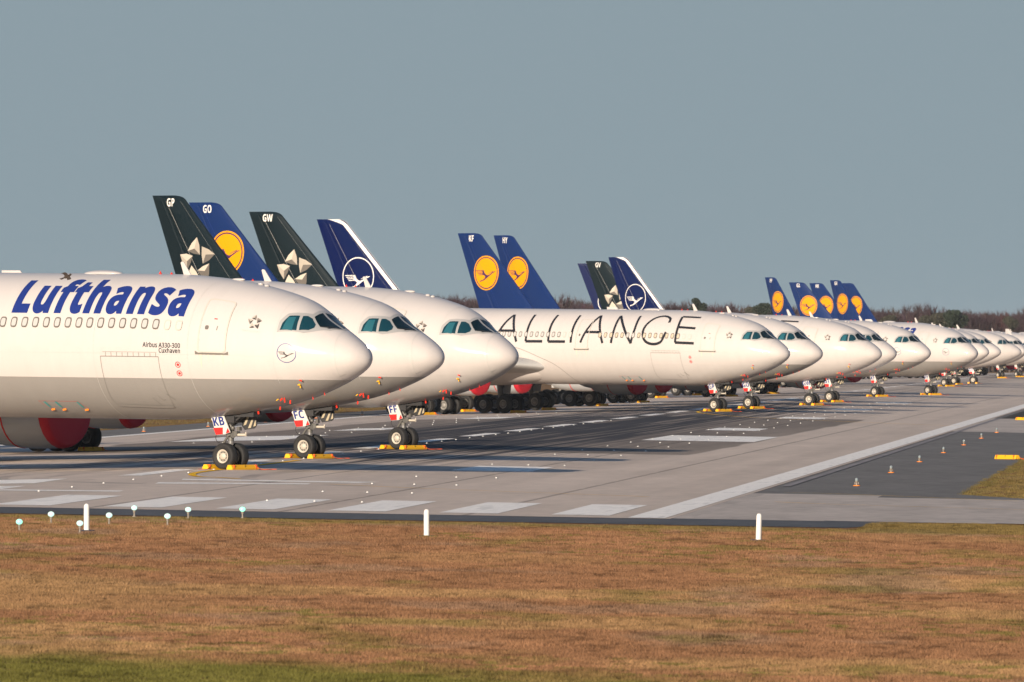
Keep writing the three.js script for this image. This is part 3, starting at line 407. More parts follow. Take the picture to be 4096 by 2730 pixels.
// ---------------------------------------------------------------- aircraft: assembly
function stretchGeo(g) { g = g.clone(); const p = g.attributes.position; for (let i = 0; i < p.count; i++) { const s = NG - p.getX(i); if (s > 11) { const k = 11.6 * Math.min(1, (s - 11) / 33); p.setX(i, p.getX(i) - k); p.setY(i, p.getY(i) + k * TP); } } return g; }
const GL6 = { upper: stretchGeo(G.upper), lower: stretchGeo(G.lower) };
const fin = { old: M.blue, fresh: M.navy, star: M.black };
function airliner({ code, at: [X, z, hd], livery, engines = 4, long = false, belly, label, far = 0, crane = false, typeText = false, wins = [], warm = () => false, door2 = false, tailCode = code, titled = true, satcom = true, finUp = 0, vents = false }) {
  const o = new THREE.Group(), y0 = groundY(X, -z);
  o.position.set(X, y0, -z); o.rotation.y = -hd * DEG;
  const c = Math.cos(hd * DEG), sn = Math.sin(hd * DEG);
  const gl = (lx, lz) => groundY(X + c * lx - sn * lz, -z + sn * lx + c * lz) - y0;   // ground under a local point
  const aft = long ? 11.6 : 0, mid = long ? 5.9 : 0;
  const skinM = M.white, bellyM = belly ? M.belly : M.white;
  const fu = part('fuselage', long ? GL6.upper : G.upper, skinM, o);
  part('belly', long ? GL6.lower : G.lower, bellyM, o);
  // cockpit
  const ck = (n, g, m) => part(n, g, m, o);
  for (const t of ['S', 'P']) {
    ck('cockpit_window_frame', G['cf' + t], M.frame);
    for (const w of ['w1', 'w2', 'w3']) { const q = ck('cockpit_window', G[w + t], w === 'w3' ? M.windscreen : M.glass); if (t === 'S' && w === 'w1' && far < 2) part('sun_blind', G.curtain, M.shade, q); }
  }
  if (far < 2) ck('wiper', G.wiper, M.gearDark);
  const d1 = ck('cabin_door', G.door1.panel, skinM);
  part('door_edge', G.door1.edge, M.doorEdge, d1); part('door_sill', G.door1.sill, M.sill, d1);
  if (far < 2) { part('porthole', G.door1.port, M.rim, d1); part('handle', G.door1.handle, M.seamDark, d1); part('notice', G.door1.label, M.red, d1); G.door1.stain.forEach(g => part('rain_stain', g, M.stain, d1)); }
  if (door2) { const d2 = ck('cabin_door', G.door2.panel, skinM); part('door_edge', G.door2.edge, M.doorEdge, d2); part('door_sill', G.door2.sill, M.sill, d2); part('porthole', G.door2.port, M.rim, d2); G.door2.stain.forEach(g => part('rain_stain', g, M.stain, d2)); }
  for (const [s, blank] of wins) { const w = winGeo(s, 18.9), q = ck('cabin_window', w.pane, blank ? skinM : warm(s) ? M.paneWarm : M.pane), r = part('window_rim', w.rim, blank ? M.doorEdge : M.rim, q); q.position.set(-w.shift, w.shift * TP, 0); }
  if (far < 2) { part('panel_joint', G.seams, M.seam, fu); const cd = ck('cargo_door', G.cargoSill, bellyM); G.cargo.forEach(g => part('door_joint', g, M.seamDark, cd)); part('pitot_probe', G.pitot, M.metal, o); }
  // marks
  blades15.forEach(([k, f], i) => ck('star_facet', G.starMark[i], M.starSmall[starTone(k, f)]));
  if (far < 2) ck('star_mark_lettering', G.starText, M.seam);
  if (crane) { ck('crane_mark', G.craneMark, M.ink); ck('crane_ring', G.craneRing, M.title); }
  if (typeText) ck('type_lettering', G.typeText, M.ink);
  if (titled) ck('title_lettering', livery === 'star' ? G.alliance : G.title, livery === 'star' ? M.ink : livery === 'fresh' ? M.navy : M.title);
  if (far < 2) { for (let i = 0; i < 2; i++) { const q = ck('no_step_mark', G.noEntry[i], M.red); part('mark_centre', G.noEntryDot[i], M.red, q); } G.tagsR.forEach(g => ck('probe_cover', g, M.tagR)); G.tagsY.forEach(g => ck('probe_cover', g, M.tagY)); }
  if (vents) { G.ventsT.forEach(g => ck('vent_cover', g, M.teal)); G.ventsR.forEach(g => ck('vent_streamer', g, M.orange)); ck('vent_outline', G.ventLine, M.red); }
  ck('antenna', G.antenna, M.white); if (satcom) ck('antenna_dome', G.satDome, M.white); G.beacons.forEach(g => ck('beacon', g, M.tagR)); G.bumps.forEach(g => ck('antenna_blister', g, M.white));
  // wings, tail
  const shift = (m, s) => { m.position.x = -s; m.position.y = s * TP; return m; };
  shift(ck('wing_root_fairing', G.fairing, M.white), mid); if (far < 2 && !long) ck('fairing_joint', G.fairingJoint, M.seamDark);
  for (const t of ['S', 'P']) { const w = shift(ck('wing', G['wing' + t], M.wing), mid); part('winglet', G['winglet' + t], M.white, w); shift(ck('tailplane', G['tail' + t], M.wing), aft); }
  const tf = shift(ck('tail_fin', G.fin, fin[livery]), aft); tf.position.y += finUp - aft * TP; part('rudder', G.rudder, fin[livery], tf);
  part('rudder_joint', G.finSeam, livery === 'old' ? M.title : M.seam, tf);
  if (livery === 'old') { part('emblem_disc', G.disc, M.yellow, tf); part('emblem_ring', G.discRing, M.violet, tf); part('emblem_crane', G.discCrane, M.violet, tf); }
  if (livery === 'fresh') { part('emblem_ring', G.freshRing, M.emblem, tf); part('emblem_crane', G.freshCrane, M.emblem, tf); part('white_leading_edge', G.finEdge, M.emblem, tf); }
  if (livery === 'star') blades15.forEach(([k, f], i) => part('star_facet', G.finStars[i], M.star[starTone(k, f)], tf));
  if (tailCode) { const g = flatText(tailCode, font, .62, 0, 0), p = g.attributes.position; for (let i = 0; i < p.count; i++) p.setXYZ(i, 60.35 - .74 * p.getX(i), 15.62 + p.getY(i), 0); part('tail_lettering', onFin(g, .009), M.emblem, tf); }
  // engines
  for (const [ez, es, ey] of engines === 2 ? [[9.37, 22, -2.55]] : [[9.37, 21.8, -2.45], [19.2, 28.5, -1.7]]) for (const sd of [1, -1]) {
    const k = engines === 2 ? 'Big' : 'Small', e = shift(ck('engine', G['eng' + k].body, M.nacelle), 0), q = P3(es + mid, ey, sd * ez);
    e.position.set(...q); part('intake_cover', G['eng' + k].cover, M.cover, e); part('cowl_band', G['eng' + k].ring, M.red, e); part('pylon', G['pylon' + k], M.wing, e);
  }
  // nose leg
  const leg = ck('nose_leg', merge([G.noseLeg]), M.grease); part('shock_strut', G.noseChrome, M.metal, leg); part('tow_fitting', G.noseRod, M.hub, leg); part('hose', G.hose, M.gearDark, leg); part('drag_strut', G.noseBay, M.gearDark, leg);
  for (const sd of [1, -1]) { const w = ck('nose_wheel', G.noseTyre, M.rubber); w.position.set(0, .51 + Math.max(.02, gl(0, sd * .36) + .02), sd * .36); part('rim', G.noseRim, M.hub, w); part('brake_recess', G.noseRecess, M.grease, w); }
  const bd = ck('leg_door', G.board, M.board); part('red_panel', G.boardRed, M.red, bd); part('red_corner', G.boardTri, M.red, bd);
  if (code) { const g = flatText(code, font, .33, -.31, 1.72); const p = g.attributes.position; for (let i = 0; i < p.count; i++) p.setXYZ(i, p.getX(i) * 1.0 - (p.getY(i) - 1.86) * .32, p.getY(i) + (p.getX(i) + .3) * .1, .365); part('door_lettering', g, M.title, bd); }
  const bay = ck('bay_door', G.bayDoor, M.gearDark); part('peeling_wrap', G.bayWrap, M.wrap, bay);
  // main legs
  const legs = [[5.34, -25.4 - aft / 2], [-5.34, -25.4 - aft / 2]];
  for (const [lz, lx] of legs) {
    const g0 = gl(lx, lz) + .02, L = ck('main_leg', G.mainLeg, M.grease); L.position.set(lx, g0, lz);
    part('leg_fairing', G.mainDoor, M.wing, L).position.set(0, 0, Math.sign(lz) * .45);
    for (const ax of [.99, -.99]) for (const wz of [.7, -.7]) { const w = ck('main_wheel', G.mainTyre, M.rubber); w.position.set(lx + ax, .69 + gl(lx + ax, lz + wz) + .02, lz + wz); part('rim', G.mainRim, M.hubMain, w); part('brake_recess', G.mainRecess, M.grease, w); }
  }
  if (engines === 4) { const lx = -25.4 - aft / 2 - .6; for (const wz of [.5, -.5]) { const w = ck('centre_wheel', G.mainTyre, M.rubber); w.position.set(lx, .69 + gl(lx, wz) + .02, wz); part('rim', G.mainRim, M.hubMain, w); part('brake_recess', G.mainRecess, M.grease, w); } }
  top(o, 'airliner', label, 'airliner', 'airliners parked nose to tail along the runway');
  return { o, gl, local: (lx, lz) => [X + c * lx - sn * lz, -z + sn * lx + c * lz], hd };
}
// chocks: yellow six-sided bars with a red rope
const chockGeo = (() => { const sh = new THREE.Shape([[-.13, 0], [.13, 0], [.13, .06], [.07, .17], [-.07, .17], [-.13, .06]].map(p => new THREE.Vector2(...p))); const g = new THREE.ExtrudeGeometry(sh, { depth: 1.66, bevelEnabled: true, bevelSize: .012, bevelThickness: .012, bevelSegments: 1 }); g.translate(0, .012, -.83); return g; })();
const ropeGeo = (() => { const v = [[.0, .195, -.7], [.12, .12, -.72], [.2, .015, -.95], [.32, .012, -1.25], [.2, .012, -1.5], [.35, .012, -1.7]].map(p => new THREE.Vector3(...p)); return new THREE.TubeGeometry(new THREE.CatmullRomCurve3(v), 16, .014, 5); })(), clampGeo = [-.7, .68].map(z => box(.29, .19, .05, 0, .095, z));
const M_chock = mat(rgb(.82, .44, .008), .55), M_rope = mat(rgb(.8, .1, .02), .7), M_groove = mat(rgb(.2, .11, .01), .7);
const grooveGeo = merge([box(.27, .18, .012, 0, .095, 0)]);
function chock([x, z], turn, label, flip = 1) {
  const o = new THREE.Group(); o.position.set(x, groundY(x, z) + .021, z); o.rotation.y = turn; o.scale.z = flip;
  part('bar', chockGeo, M_chock, o); part('rope', ropeGeo, M_rope, o); clampGeo.forEach(g => part('rope_loop', g, M_rope, o)); part('groove', grooveGeo, M_groove, o);
  top(o, 'wheel_chock', label, 'chock', 'yellow wheel chocks');
}
const winRow = (a, b) => { const r = []; for (let s = a; s < b; s += .5334) r.push(s); return r; };
const frontWins = winRow(7.2, 15.9).map((s, i) => [s, i < 2]);
const gpWins = [...winRow(7.27, 16.2).map((s, i) => [s, i < 2]), ...winRow(18.7, 26.2).map((s, i) => [s, i < 2])];
const fleet = [
  { code: 'KB', at: [-10.85, 587.8, 36.5], livery: 'old', engines: 2, belly: 1, crane: true, typeText: true, wins: [...frontWins, ...winRow(16.3, 16.9).map(s => [s, 0])], vents: true, label: 'nearest white airliner with grey belly, blue title and KB on its nose leg door' },
  { code: 'FC', at: [-8.58, 646.2, 32.4], livery: 'old', belly: 1, label: 'white airliner with grey belly and FC on its nose leg door' },
  { code: 'FF', at: [-5.04, 707.2, 39], livery: 'fresh', tailCode: '', satcom: false, label: 'all white airliner with FF on its nose leg door' },
  { code: 'GP', at: [15.33, 1135.2, 39.5], livery: 'star', far: 1, wins: gpWins, warm: s => s > 7.6 && s < 12.6 || s > 13.6 && s < 16, door2: true, vents: true, label: 'white airliner with thin black ALLIANCE lettering and black GP tail fin' },
  { code: 'GO', at: [18.73, 1191.1, 36.6], livery: 'old', belly: 1, far: 1, label: 'grey-bellied airliner with GO on its nose leg door and blue tail fin' },
  { code: 'GW', at: [25.04, 1273.1, 31.4], livery: 'star', far: 1, label: 'white airliner with black tail fin marked GW' },
  { code: 'GT', at: [28.31, 1347.9, 34.3], livery: 'fresh', tailCode: '', far: 1, satcom: false, label: 'white airliner with GT on its nose leg door and navy white-edged tail fin' },
  { code: 'KF', at: [36.13, 1506.5, 41.6], livery: 'old', engines: 2, belly: 1, crane: true, far: 1, label: 'grey-bellied airliner with blue tail fin marked KF and yellow disc' },
  { code: 'HY', at: [43.47, 1581.2, 47.5], livery: 'old', long: true, belly: 1, crane: true, far: 1, finUp: .5, label: 'long grey-bellied airliner with blue tail fin marked HY' },
  { code: '', nm: 'navy-finned airliner beside GV', at: [54.52, 1912.5, 40.7], livery: 'fresh', tailCode: '', far: 2, satcom: false, label: 'white airliner with navy fin just right of the GV tail' },
  { code: 'GV', at: [58.42, 2007.6, 29.2], livery: 'star', far: 2, label: 'white airliner with black tail fin marked GV' },
  { code: 'GX', at: [62.89, 2075.7, 14.3], livery: 'fresh', tailCode: '', far: 2, satcom: false, label: 'rightmost white airliner nose, with GX on its nose leg door' },
  { code: '', at: [78.35, 2445.4, 56.8], livery: 'old', long: true, far: 2, tailCode: 'HP', label: 'distant airliner whose blue fin is marked HP, leftmost of the five far fins' },
  { code: '', at: [84.94, 2556.2, 56.6], livery: 'old', far: 2, tailCode: 'GN', label: 'distant airliner with blue fin marked GN, second from right of the far fins' },
  { code: '', at: [94.0, 2660, 42], livery: 'old', far: 2, tailCode: 'HK', label: 'distant airliner whose blue fin marked HK stands behind the GL fin' },
  { code: '', at: [96.4, 2625, 30], livery: 'old', far: 2, tailCode: 'GL', label: 'distant airliner with blue fin marked GL, second of the far fins' },
  { code: '', at: [94.19, 2656.8, 50], livery: 'old', far: 2, tailCode: '', label: 'distant airliner whose blue fin is rightmost of the far fins' },
];
for (const f of fleet) {
  const p = airliner(f), far = f.at[1];
  const nm = f.nm ?? (f.code ? f.code : f.tailCode ? f.tailCode + '-finned' : 'rightmost blue-finned') + ' airliner';
  const turn = -f.at[2] * DEG;
  if (far < 2300) { chock(p.local(.5, -.1), turn, `yellow chock in front of the nose wheels of the ${nm}`); chock(p.local(-.52, .1), turn, `yellow chock behind the nose wheels of the ${nm}`, -1); }
  else if (f.tailCode === 'HP' || f.tailCode === 'GN') chock(p.local(.5, 0), turn, `yellow chock before the nose wheels of the distant ${nm}`);
  if (far < 2100) for (const [lz, t] of [[5.34, 'near'], [-5.34, 'far']]) chock(p.local(-25.4 - (f.long ? 5.8 : 0) + 1.75, lz), turn, `yellow chock at the ${t} main wheels of the ${nm}`);
}
for (const [d, a, t] of [[29.9, 713.5, 'yellow chock lying alone on the dark shoulder beside the grass'], [25.9, 1089, 'yellow chock lying alone on the dark shoulder at the right edge']]) { const w = W(d, a); chock([w.x, w.z], .58, t, -1); }

// ---------------------------------------------------------------- lights, posts, bird
const dome = new THREE.SphereGeometry(.042, 12, 6, 0, 2 * Math.PI, 0, Math.PI / 2).scale(1, 1.1, 1), domeRim = new THREE.CylinderGeometry(.09, .1, .008, 14).translate(0, .004, 0);
const M_dome = mat(rgb(.8, .78, .72), .25, { clearcoat: .5 }), M_steel = mat(rgb(.4, .39, .37), .4, { metalness: .6 });
function inset(d, a) { const o = new THREE.Group(), w = W(d, a, .021); o.position.copy(w); part('lens', dome, M_dome, o); part('collar', domeRim, M_steel, o); top(o, 'inset_light', Math.abs(d) < 3 ? 'small white inset light in the row along the centreline' : 'small white inset light of the touchdown rows', 'light', Math.abs(d) < 3 ? 'centreline inset lights' : 'touchdown inset lights'); }
for (let a = 481.8; a < 1380; a += 30) for (const d of [9.75, 11.25, 12.75]) { inset(d - (a - 480) * .0002, a); if (a > 770 && a < 1150) inset(-d, a); }
for (let a = 496.9; a < 1000; a += 14.8) inset(1.35 - (a - 500) * .0016, a);
const eb = new THREE.CylinderGeometry(.2, .22, .05, 16).translate(0, .025, 0), es = merge([new THREE.CylinderGeometry(.045, .06, .2, 10).translate(0, .14, 0), new THREE.CylinderGeometry(.1, .07, .08, 12).translate(0, .25, 0), box(.05, .12, .05, .1, .16, 0), box(.05, .12, .05, -.1, .16, 0)]), el = new THREE.LatheGeometry([[.001, .2], [.05, .19], [.09, .14], [.1, .06], [.09, 0]].map(p => new THREE.Vector2(...p)), 14).translate(0, .29, 0);
const M_stem = mat(rgb(.24, .21, .18), .5), M_lens = mat(rgb(.22, .26, .27), .1, { clearcoat: .6 });
{
  const side = ['nearest', 'second', 'third', 'fourth', 'fifth', 'sixth', 'farthest'];
  for (let i = 0; i < 7; i++) { const o = new THREE.Group(); o.position.copy(W(26.3, 568.5 + i * 60, .009)); o.rotation.y = .4 * i; o.scale.setScalar(.62); part('base', eb, M.orange, o); part('stem', es, M_stem, o); part('lens', el, M_lens, o); top(o, 'edge_light', `${side[i]} edge light with orange base on the dark right shoulder`, 'edge light', 'edge lights on the right shoulder'); }
  for (let i = 0; i < 6; i++) { const o = new THREE.Group(); o.position.copy(W(-26.4, 939 + i * 60, .009)); o.rotation.y = .4 * i; o.scale.setScalar(.62); part('base', eb, M.orange, o); part('stem', es, M_stem, o); part('lens', el, M_lens, o); top(o, 'edge_light', `${['first', 'second', 'third', 'fourth', 'fifth', 'sixth'][i]} edge light from the left on the far shoulder beyond the airliners`, 'edge light', 'edge lights on the left shoulder'); }
}
const postGeo = new THREE.LatheGeometry([[.074, 0], [.074, .64], [.068, .69], [.045, .725], [.001, .735]].map(p => new THREE.Vector2(...p)), 18), postBase = new THREE.CylinderGeometry(.2, .26, .04, 20).translate(0, .02, 0);
const M_post = mat(rgb(.78, .76, .72), .5), M_foot = mat(rgb(.03, .035, .06), .7);
for (const [x, z, t, lean] of [[-11.23, 402.3, 'white marker post beside the green lamps at left', 0], [-2.26, 403.2, 'middle white marker post on the dry grass', 0], [6.58, 406.8, 'right white marker post on the dry grass, leaning slightly', -.028]]) {
  const o = new THREE.Group(); o.position.set(x, groundY(x, -z), -z); o.rotation.z = lean; part('post', postGeo, M_post, o); part('foot', postBase, M_foot, o); top(o, 'marker_post', t, 'post', 'white marker posts');
}
const lampStem = merge([new THREE.CylinderGeometry(.018, .022, .2, 8).translate(0, .1, 0), new THREE.CylinderGeometry(.05, .06, .03, 10).translate(0, .015, 0), new THREE.CylinderGeometry(.035, .03, .06, 8).translate(0, .17, 0)]), lampBody = new THREE.LatheGeometry([[.001, -.13], [.05, -.12], [.075, -.06], [.085, .0], [.082, .012], [.072, .012]].map(p => new THREE.Vector2(...p)), 18).rotateX(Math.PI / 2).translate(0, .28, 0), lampLens = new THREE.LatheGeometry([[.074, 0], [.06, .018], [.03, .03], [.001, .034]].map(p => new THREE.Vector2(...p)), 18).rotateX(Math.PI / 2).translate(0, .28, .012);
const M_lamp = mat(rgb(.3, .5, .47), .2, { emissive: rgb(.3, .5, .47), emissiveIntensity: 1 }), M_lampG = mat(rgb(.2, .5, .4), .2, { emissive: rgb(.16, .6, .42), emissiveIntensity: 1.3 });
[[-12.9, 399, 'green lamp leftmost on the grass'], [-12.6, 416.6, 'lamp in the middle row, leftmost of three'], [-11.29, 398.2, 'lamp standing right in front of the left white post'], [-11.01, 416.5, 'lamp just right of the left white post, middle row'], [-10.78, 434.9, 'lamp at the grass edge, leftmost of the back row'], [-9.42, 416.7, 'lamp in the middle row, rightmost of three'], [-9.2, 433, 'lamp at the grass edge, middle of the back row'], [-7.71, 436, 'brightest green lamp, rightmost of the back row']].forEach(([x, z, t], i) => {
  const o = new THREE.Group(); o.position.set(x, groundY(x, -z), -z); o.scale.set(1.15, .95, 1.15); part('stem', lampStem, M_stem, o); part('housing', lampBody, M_stem, o); part('lens', lampLens, i === 7 || i === 0 ? M_lampG : M_lamp, o);
  top(o, 'approach_lamp', 'small lit ' + t, 'lamp', 'lit approach lamps');
});
{ // a dark bird gliding past the roof of the nearest airliner
  const b = new THREE.SphereGeometry(1, 14, 10).scale(.19, .075, .07), w = (sd) => grid(6, 4, (u, v) => [.09 - .2 * v - .12 * u * u + .03 * Math.sin(u * 3), .03 + .12 * Math.sin(u * 2.2) * (sd > 0 ? -1 : 1) + .01 * v, sd * (.03 + .36 * u) * (1 - .15 * v)]);
  const g = merge([b, w(1), w(-1), new THREE.SphereGeometry(.058, 10, 8).translate(.19, .03, 0), new THREE.ConeGeometry(.02, .08, 6).rotateZ(-Math.PI / 2).translate(.27, .025, 0), plate([[-.15, -.05], [-.36, -.09], [-.36, .09], [-.15, .05]], .012).rotateX(Math.PI / 2)]);
  const o = new THREE.Mesh(g, mat(rgb(.05, .035, .025), .8)); o.position.set(-14.6, EYE + (1396 - 1107) * 500 / FPX, -500); o.rotation.set(.2, .5, .25); o.scale.setScalar(.68);
  top(o, 'bird', 'dark bird flying past the roof of the nearest airliner', 'bird');
}

// ---------------------------------------------------------------- trees and grass
const twigMats = [mat(rgb(.062, .041, .048), 1, { specularIntensity: .1 }), mat(rgb(.072, .049, .052), 1, { specularIntensity: .1 }), mat(rgb(.058, .038, .046), 1, { specularIntensity: .1 })], barkMat = mat(rgb(.10, .08, .07), 1, { specularIntensity: .1 });
function bareTree(seed, H) {
  const r = rng(seed), limb = [], twig = [];
  const prism = (a, b, ra, rb) => { const d = b.clone().sub(a).normalize(), s = new THREE.Vector3(-d.z, .1, d.x).cross(d).normalize(), t = d.clone().cross(s); const A = [], B = []; for (let k = 0; k < 3; k++) { const q = s.clone().multiplyScalar(Math.cos(k * 2.094)).addScaledVector(t, Math.sin(k * 2.094)); A.push(a.clone().addScaledVector(q, ra)); B.push(b.clone().addScaledVector(q, rb)); } for (let k = 0; k < 3; k++) { const n = (k + 1) % 3; limb.push(A[k], A[n], B[n], A[k], B[n], B[k]); } };
  const spray = (p, d, n) => { for (let i = 0; i < n; i++) { const v = d.clone().add(new THREE.Vector3(r() - .5, r() - .25, r() - .5).multiplyScalar(1.5)).normalize(), l = .5 + r() * 1.1, q = p.clone().addScaledVector(v, l), o = new THREE.Vector3(r() - .5, r() - .5, r() - .5).normalize().multiplyScalar(.03 + .03 * r()), b = p.clone().addScaledVector(d, -r() * .8); twig.push(b.clone().add(o), b.clone().sub(o), q); } };
  const grow = (p, d, l, rad, lev) => {
    const q = p.clone().addScaledVector(d, l); prism(p, q, rad, rad * .66);
    if (lev >= 2) spray(p.clone().lerp(q, .5), d, 4);
    if (lev === 4) { spray(q, d, 11); return; }
    const n = lev === 0 ? 4 + (r() * 2 | 0) : 3;
    for (let i = 0; i < n; i++) { const az = (i + r()) / n * 6.283, tilt = .35 + r() * .5, v = new THREE.Vector3(Math.cos(az) * Math.sin(tilt), Math.cos(tilt), Math.sin(az) * Math.sin(tilt)); v.lerp(d, .35).add(new THREE.Vector3(0, .12, 0)).normalize(); grow(p.clone().lerp(q, lev ? .55 + .45 * r() : .7 + .3 * r()), v, l * (.6 + r() * .22), rad * .55, lev + 1); }
  };
  grow(new THREE.Vector3(0, 0, 0), new THREE.Vector3((r() - .5) * .1, 1, (r() - .5) * .1).normalize(), H * .36, H * .016, 0);
  const mk = a => { const g = new THREE.BufferGeometry().setFromPoints(a); g.setAttribute('uv', new THREE.Float32BufferAttribute(new Float32Array(a.length * 2), 2)); g.computeVertexNormals(); return g; };
  return { limb: mk(limb), twig: mk(twig) };
}
const kinds = [11, 12, 13, 14, 15].map(s => bareTree(s, 15));
const treeline = x => 16.6 - (x + 25) / 130 * 3.4;                 // the wood stands lower to the right
{
  const r = rng(91);
  for (let i = 0; i < 46; i++) {
    const k = kinds[i % 5], o = new THREE.Group(), x = -42 + i * 3.6 + (r() - .5) * 2, z = -3080 - r() * 40, h = treeline(x) / 15 * (.9 + .2 * r());
    part('trunk', k.limb, barkMat, o); part('crown', k.twig, twigMats[i % 3], o);
    o.position.set(x, -1.05, z); o.rotation.y = r() * 6.28; o.scale.set(h * 1.05, h, h * 1.05);
    top(o, 'bare_tree', 'leafless brown tree in the front row of the distant wood', 'tree', 'leafless trees of the distant wood');
  }
  // the wood behind: branches of countless trees, too far to tell apart
  const both = merge([kinds[0].limb, kinds[0].twig]), both2 = merge([kinds[3].limb, kinds[3].twig]);
  [both, both2].forEach((g, q) => {
    const n = 420, im = new THREE.InstancedMesh(g, twigMats[q + 1], n), m = new THREE.Matrix4(), c = new THREE.Color();
    for (let i = 0; i < n; i++) { const x = -75 + r() * 240, z = -3120 - r() * 160, h = treeline(x) / 15 * (.8 + .22 * r()); m.compose(new THREE.Vector3(x, -1.05, z), new THREE.Quaternion().setFromEuler(new THREE.Euler(0, r() * 6.28, 0)), new THREE.Vector3(h * 1.15, h, h * 1.15)); im.setMatrixAt(i, m); c.setRGB(.85 + .4 * r(), .85 + .35 * r(), .85 + .35 * r()); im.setColorAt(i, c); }
    im.name = 'distant_wood' + (q ? '_001' : ''); im.userData = { label: q ? 'mass of leafless trees farther back in the distant wood' : 'mass of leafless trees behind the front row of the wood', category: 'wood', kind: 'stuff' }; scene.add(shade(im));
  });
  // evergreens
  const leaf = (seed, rx, ry, n) => { const q = rng(seed), a = []; const lobes = [...Array(9)].map(() => [(q() - .5) * 1.3, (q() - .35) * 1.2, (q() - .5) * 1.3, .35 + q() * .3]); for (let i = 0; i < n; i++) { const L = lobes[i % 9], u = q() * 2 - 1, t = q() * 6.283, s = Math.sqrt(1 - u * u), rr = L[3] * (.75 + .3 * q()), p = new THREE.Vector3((L[0] + rr * s * Math.cos(t)) * rx, (L[1] + rr * u) * ry, (L[2] + rr * s * Math.sin(t)) * rx), e = () => new THREE.Vector3(q() - .5, q() - .5, q() - .5).multiplyScalar(.85); a.push(p.clone().add(e()), p.clone().add(e()), p.clone().add(e())); } const g = new THREE.BufferGeometry().setFromPoints(a); g.setAttribute('uv', new THREE.Float32BufferAttribute(new Float32Array(a.length * 2), 2)); g.computeVertexNormals(); return g; };
  const pines = [leaf(3, 3.2, 2.6, 2600), leaf(4, 2.6, 3.2, 2600)], pineMats = [mat(rgb(.022, .034, .02), 1), mat(rgb(.05, .048, .032), 1)], stem = new THREE.CylinderGeometry(.12, .3, 11, 7).translate(0, 5.5, 0);
  for (const [px, py, sc, t] of [[2783, 1192, .4, 'dark pine standing above the wood left of the GP antenna'], [2800, 1212, .5, 'low dark evergreen beside the pine above the wood'], [3052, 1212, .6, 'rounded dark evergreen left of the HP fin'], [3010, 1228, .55, 'dull evergreen in the wood left of the HP fin'], [3822, 1240, .85, 'large dark evergreen crown above the wood at right'], [3765, 1252, .75, 'olive evergreen left of the large dark crown'], [3700, 1262, .6, 'olive evergreen low in the wood at right'], [3560, 1260, .5, 'dull evergreen right of the last blue fin'], [4040, 1266, .55, 'dull evergreen low at the right edge of the wood']]) {
    const z = 3070, x = (px - 2048) / FPX * z, h = EYE + (1396 - py) / FPX * z, o = new THREE.Group(), i = py % 2;
    part('trunk', stem, barkMat, o).scale.y = (h - 3 * sc) / 11; const c = part('crown', pines[i], pineMats[/olive|dull/.test(t) ? 1 : 0], o); c.position.y = h + 1.05 - 2.6 * sc; c.scale.setScalar(sc);
    o.position.set(x, -1.05, -z); o.rotation.y = px; top(o, 'evergreen_tree', t, 'tree', 'evergreens in the distant wood');
  }
}
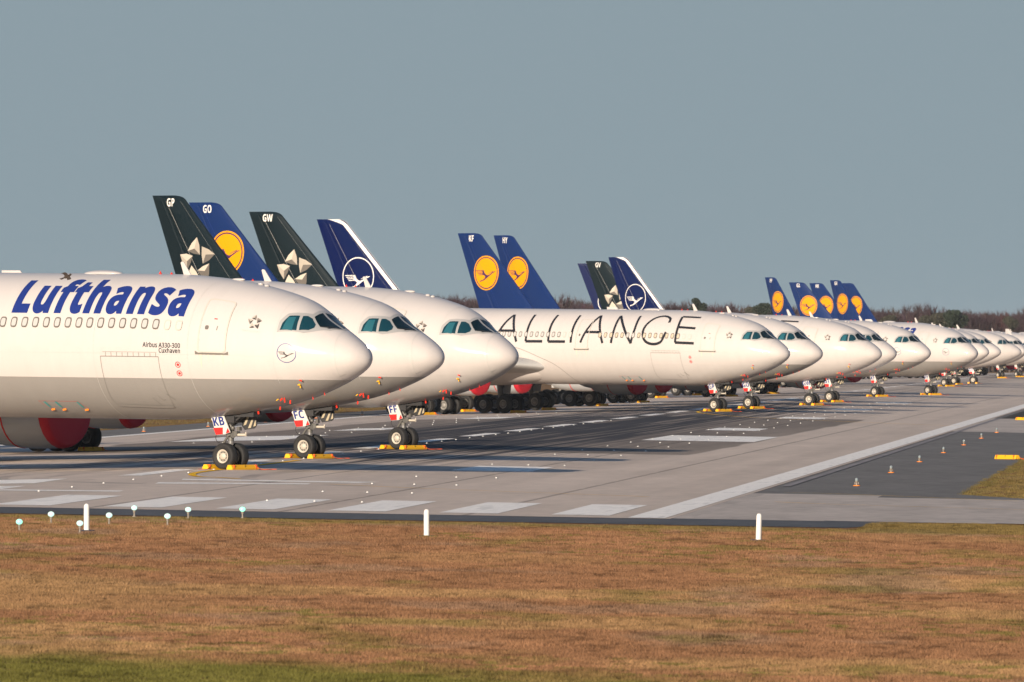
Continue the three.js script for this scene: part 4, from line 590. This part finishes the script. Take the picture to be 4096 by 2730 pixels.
{
  const blades = (seed, n, hgt, spread) => { const q = rng(seed), a = []; for (let i = 0; i < n; i++) { const t = q() * 6.283, rr = spread * Math.sqrt(q()), x = rr * Math.cos(t), z = rr * Math.sin(t), h = hgt * (.45 + .65 * q()), lx = (q() - .5) * hgt * 1.1, lz = (q() - .5) * hgt * .9, w = .006 + .006 * q(), b = q() * 3.14; a.push(new THREE.Vector3(x - w * Math.cos(b), 0, z - w * Math.sin(b)), new THREE.Vector3(x + w * Math.cos(b), 0, z + w * Math.sin(b)), new THREE.Vector3(x + lx, h, z + lz)); } const g = new THREE.BufferGeometry().setFromPoints(a); g.setAttribute('uv', new THREE.Float32BufferAttribute(new Float32Array(a.length * 2), 2)); g.computeVertexNormals(); return g; };
  const M_grass = mat(0xffffff, 1, { specularIntensity: .1, transmission: .0 });
  function meadow(name, label, n, geo, pick, tone) {
    const im = new THREE.InstancedMesh(geo, M_grass, n), m = new THREE.Matrix4(), c = new THREE.Color(), q = rng(n + 5);
    for (let i = 0; i < n; i++) { let p; do p = pick(q); while (!p); const [x, z] = p, s = .7 + .6 * q(), hh = s * (.45 + 1.2 * Math.pow(fbm(x * .8 + 50, z * .3, 3), 1.5) * (q() < .03 ? 2 : 1)); m.compose(new THREE.Vector3(x, groundY(x, -z) - .005, -z), new THREE.Quaternion().setFromEuler(new THREE.Euler(0, q() * 6.28, 0)), new THREE.Vector3(s, hh, s)); im.setMatrixAt(i, m); tone(c, x, z, q); im.setColorAt(i, c); }
    im.name = name; im.userData = { label, category: 'grass', kind: 'stuff' }; scene.add(shade(im));
  }
  const tone = (c, x, z, q) => {
    const d = dOf(x, -z), a = aOf(x, -z), big = fbm(x * .16 + 7, z * .045, 3), fine = fbm(x * 1.1, z * .22 + 9, 3), v = .8 + .4 * q();
    let r = .228, g = .121, b = .066;
    const straw = sm(.52, .66, fbm(x * .1 + 3, z * .06 + 2, 2)) * (z < 345 ? 1 : .4), grey = sm(.6, .72, fbm(x * .25 + 80, z * .07 + 30, 3)), green = Math.max(sm(.62, .75, fbm(x * .35 + 20, z * .1 + 60, 3)) * .45, sm(257, 245, a + 1.1 * (d - 20) + 9 * (fine - .5)) * .95, sm(424, 432, a + 4 * (fine - .5)) * .6, sm(.7, .76, vn(x * 2.3 + 5, z * .9)) * sm(.5, .6, big) * .7);
    r += straw * .045; g += straw * .045; b += straw * .016;
    r += (.21 - r) * grey * .4; g += (.15 - g) * grey * .4; b += (.11 - b) * grey * .4;
    r += (.105 - r) * green; g += (.105 - g) * green; b += (.026 - b) * green;
    const spot = 1 - .4 * sm(.68, .8, vn(x * 3.1 + 70, z * .9)), crumb = .8 + .4 * vn(x * 7, z * 2.2); const k = v * (.86 + .26 * big) * (.76 + .48 * fine) * spot * crumb; c.setRGB(r * k, g * k, b * k);
  };
  const tuft = blades(5, 16, .055, .13);
  meadow('dry_grass', 'dry brown grass in the foreground', 210000, tuft, q => { const z = 222 + (458 - 222) * Math.pow(q(), .9), x = (q() * 2 - 1) * (.0345 * z + 1.5), d = dOf(x, -z), a = aOf(x, -z); if (a > (d < 29.5 ? 432.5 + d * .09 + 2.5 * vn(x * .7, 2) : 454)) return null; return [x, z]; }, tone);
  meadow('dry_grass_001', 'dry and green grass beside the dark shoulder at right', 9000, tuft, q => { const d = 30.5 + q() * 6, a = 532 + q() * 240; if (a < 541 - (d - 31) * 5) return null; const w = W(d, a); return [w.x, -w.z]; }, (c, x, z, q) => { tone(c, x, z, q); if (dOf(x, -z) < 31.2) c.lerp(rgb(.10, .10, .03), .5 * vn(x * 1.5, z * .3)); });
  meadow('dry_grass_002', 'strip of dry grass beyond the left shoulder of the runway', 16000, blades(6, 10, .16, .3), q => { const w = W(-31.2 - q() * 30, 900 + q() * 700); return [w.x, -w.z]; }, (c, x, z, q) => { tone(c, x, z, q); c.multiplyScalar(.85); });
}
scene.fog = new THREE.FogExp2(rgb(.78, .86, .95), .00002);          // thin spring haze, only the far wood pales
renderer.render(scene, camera);
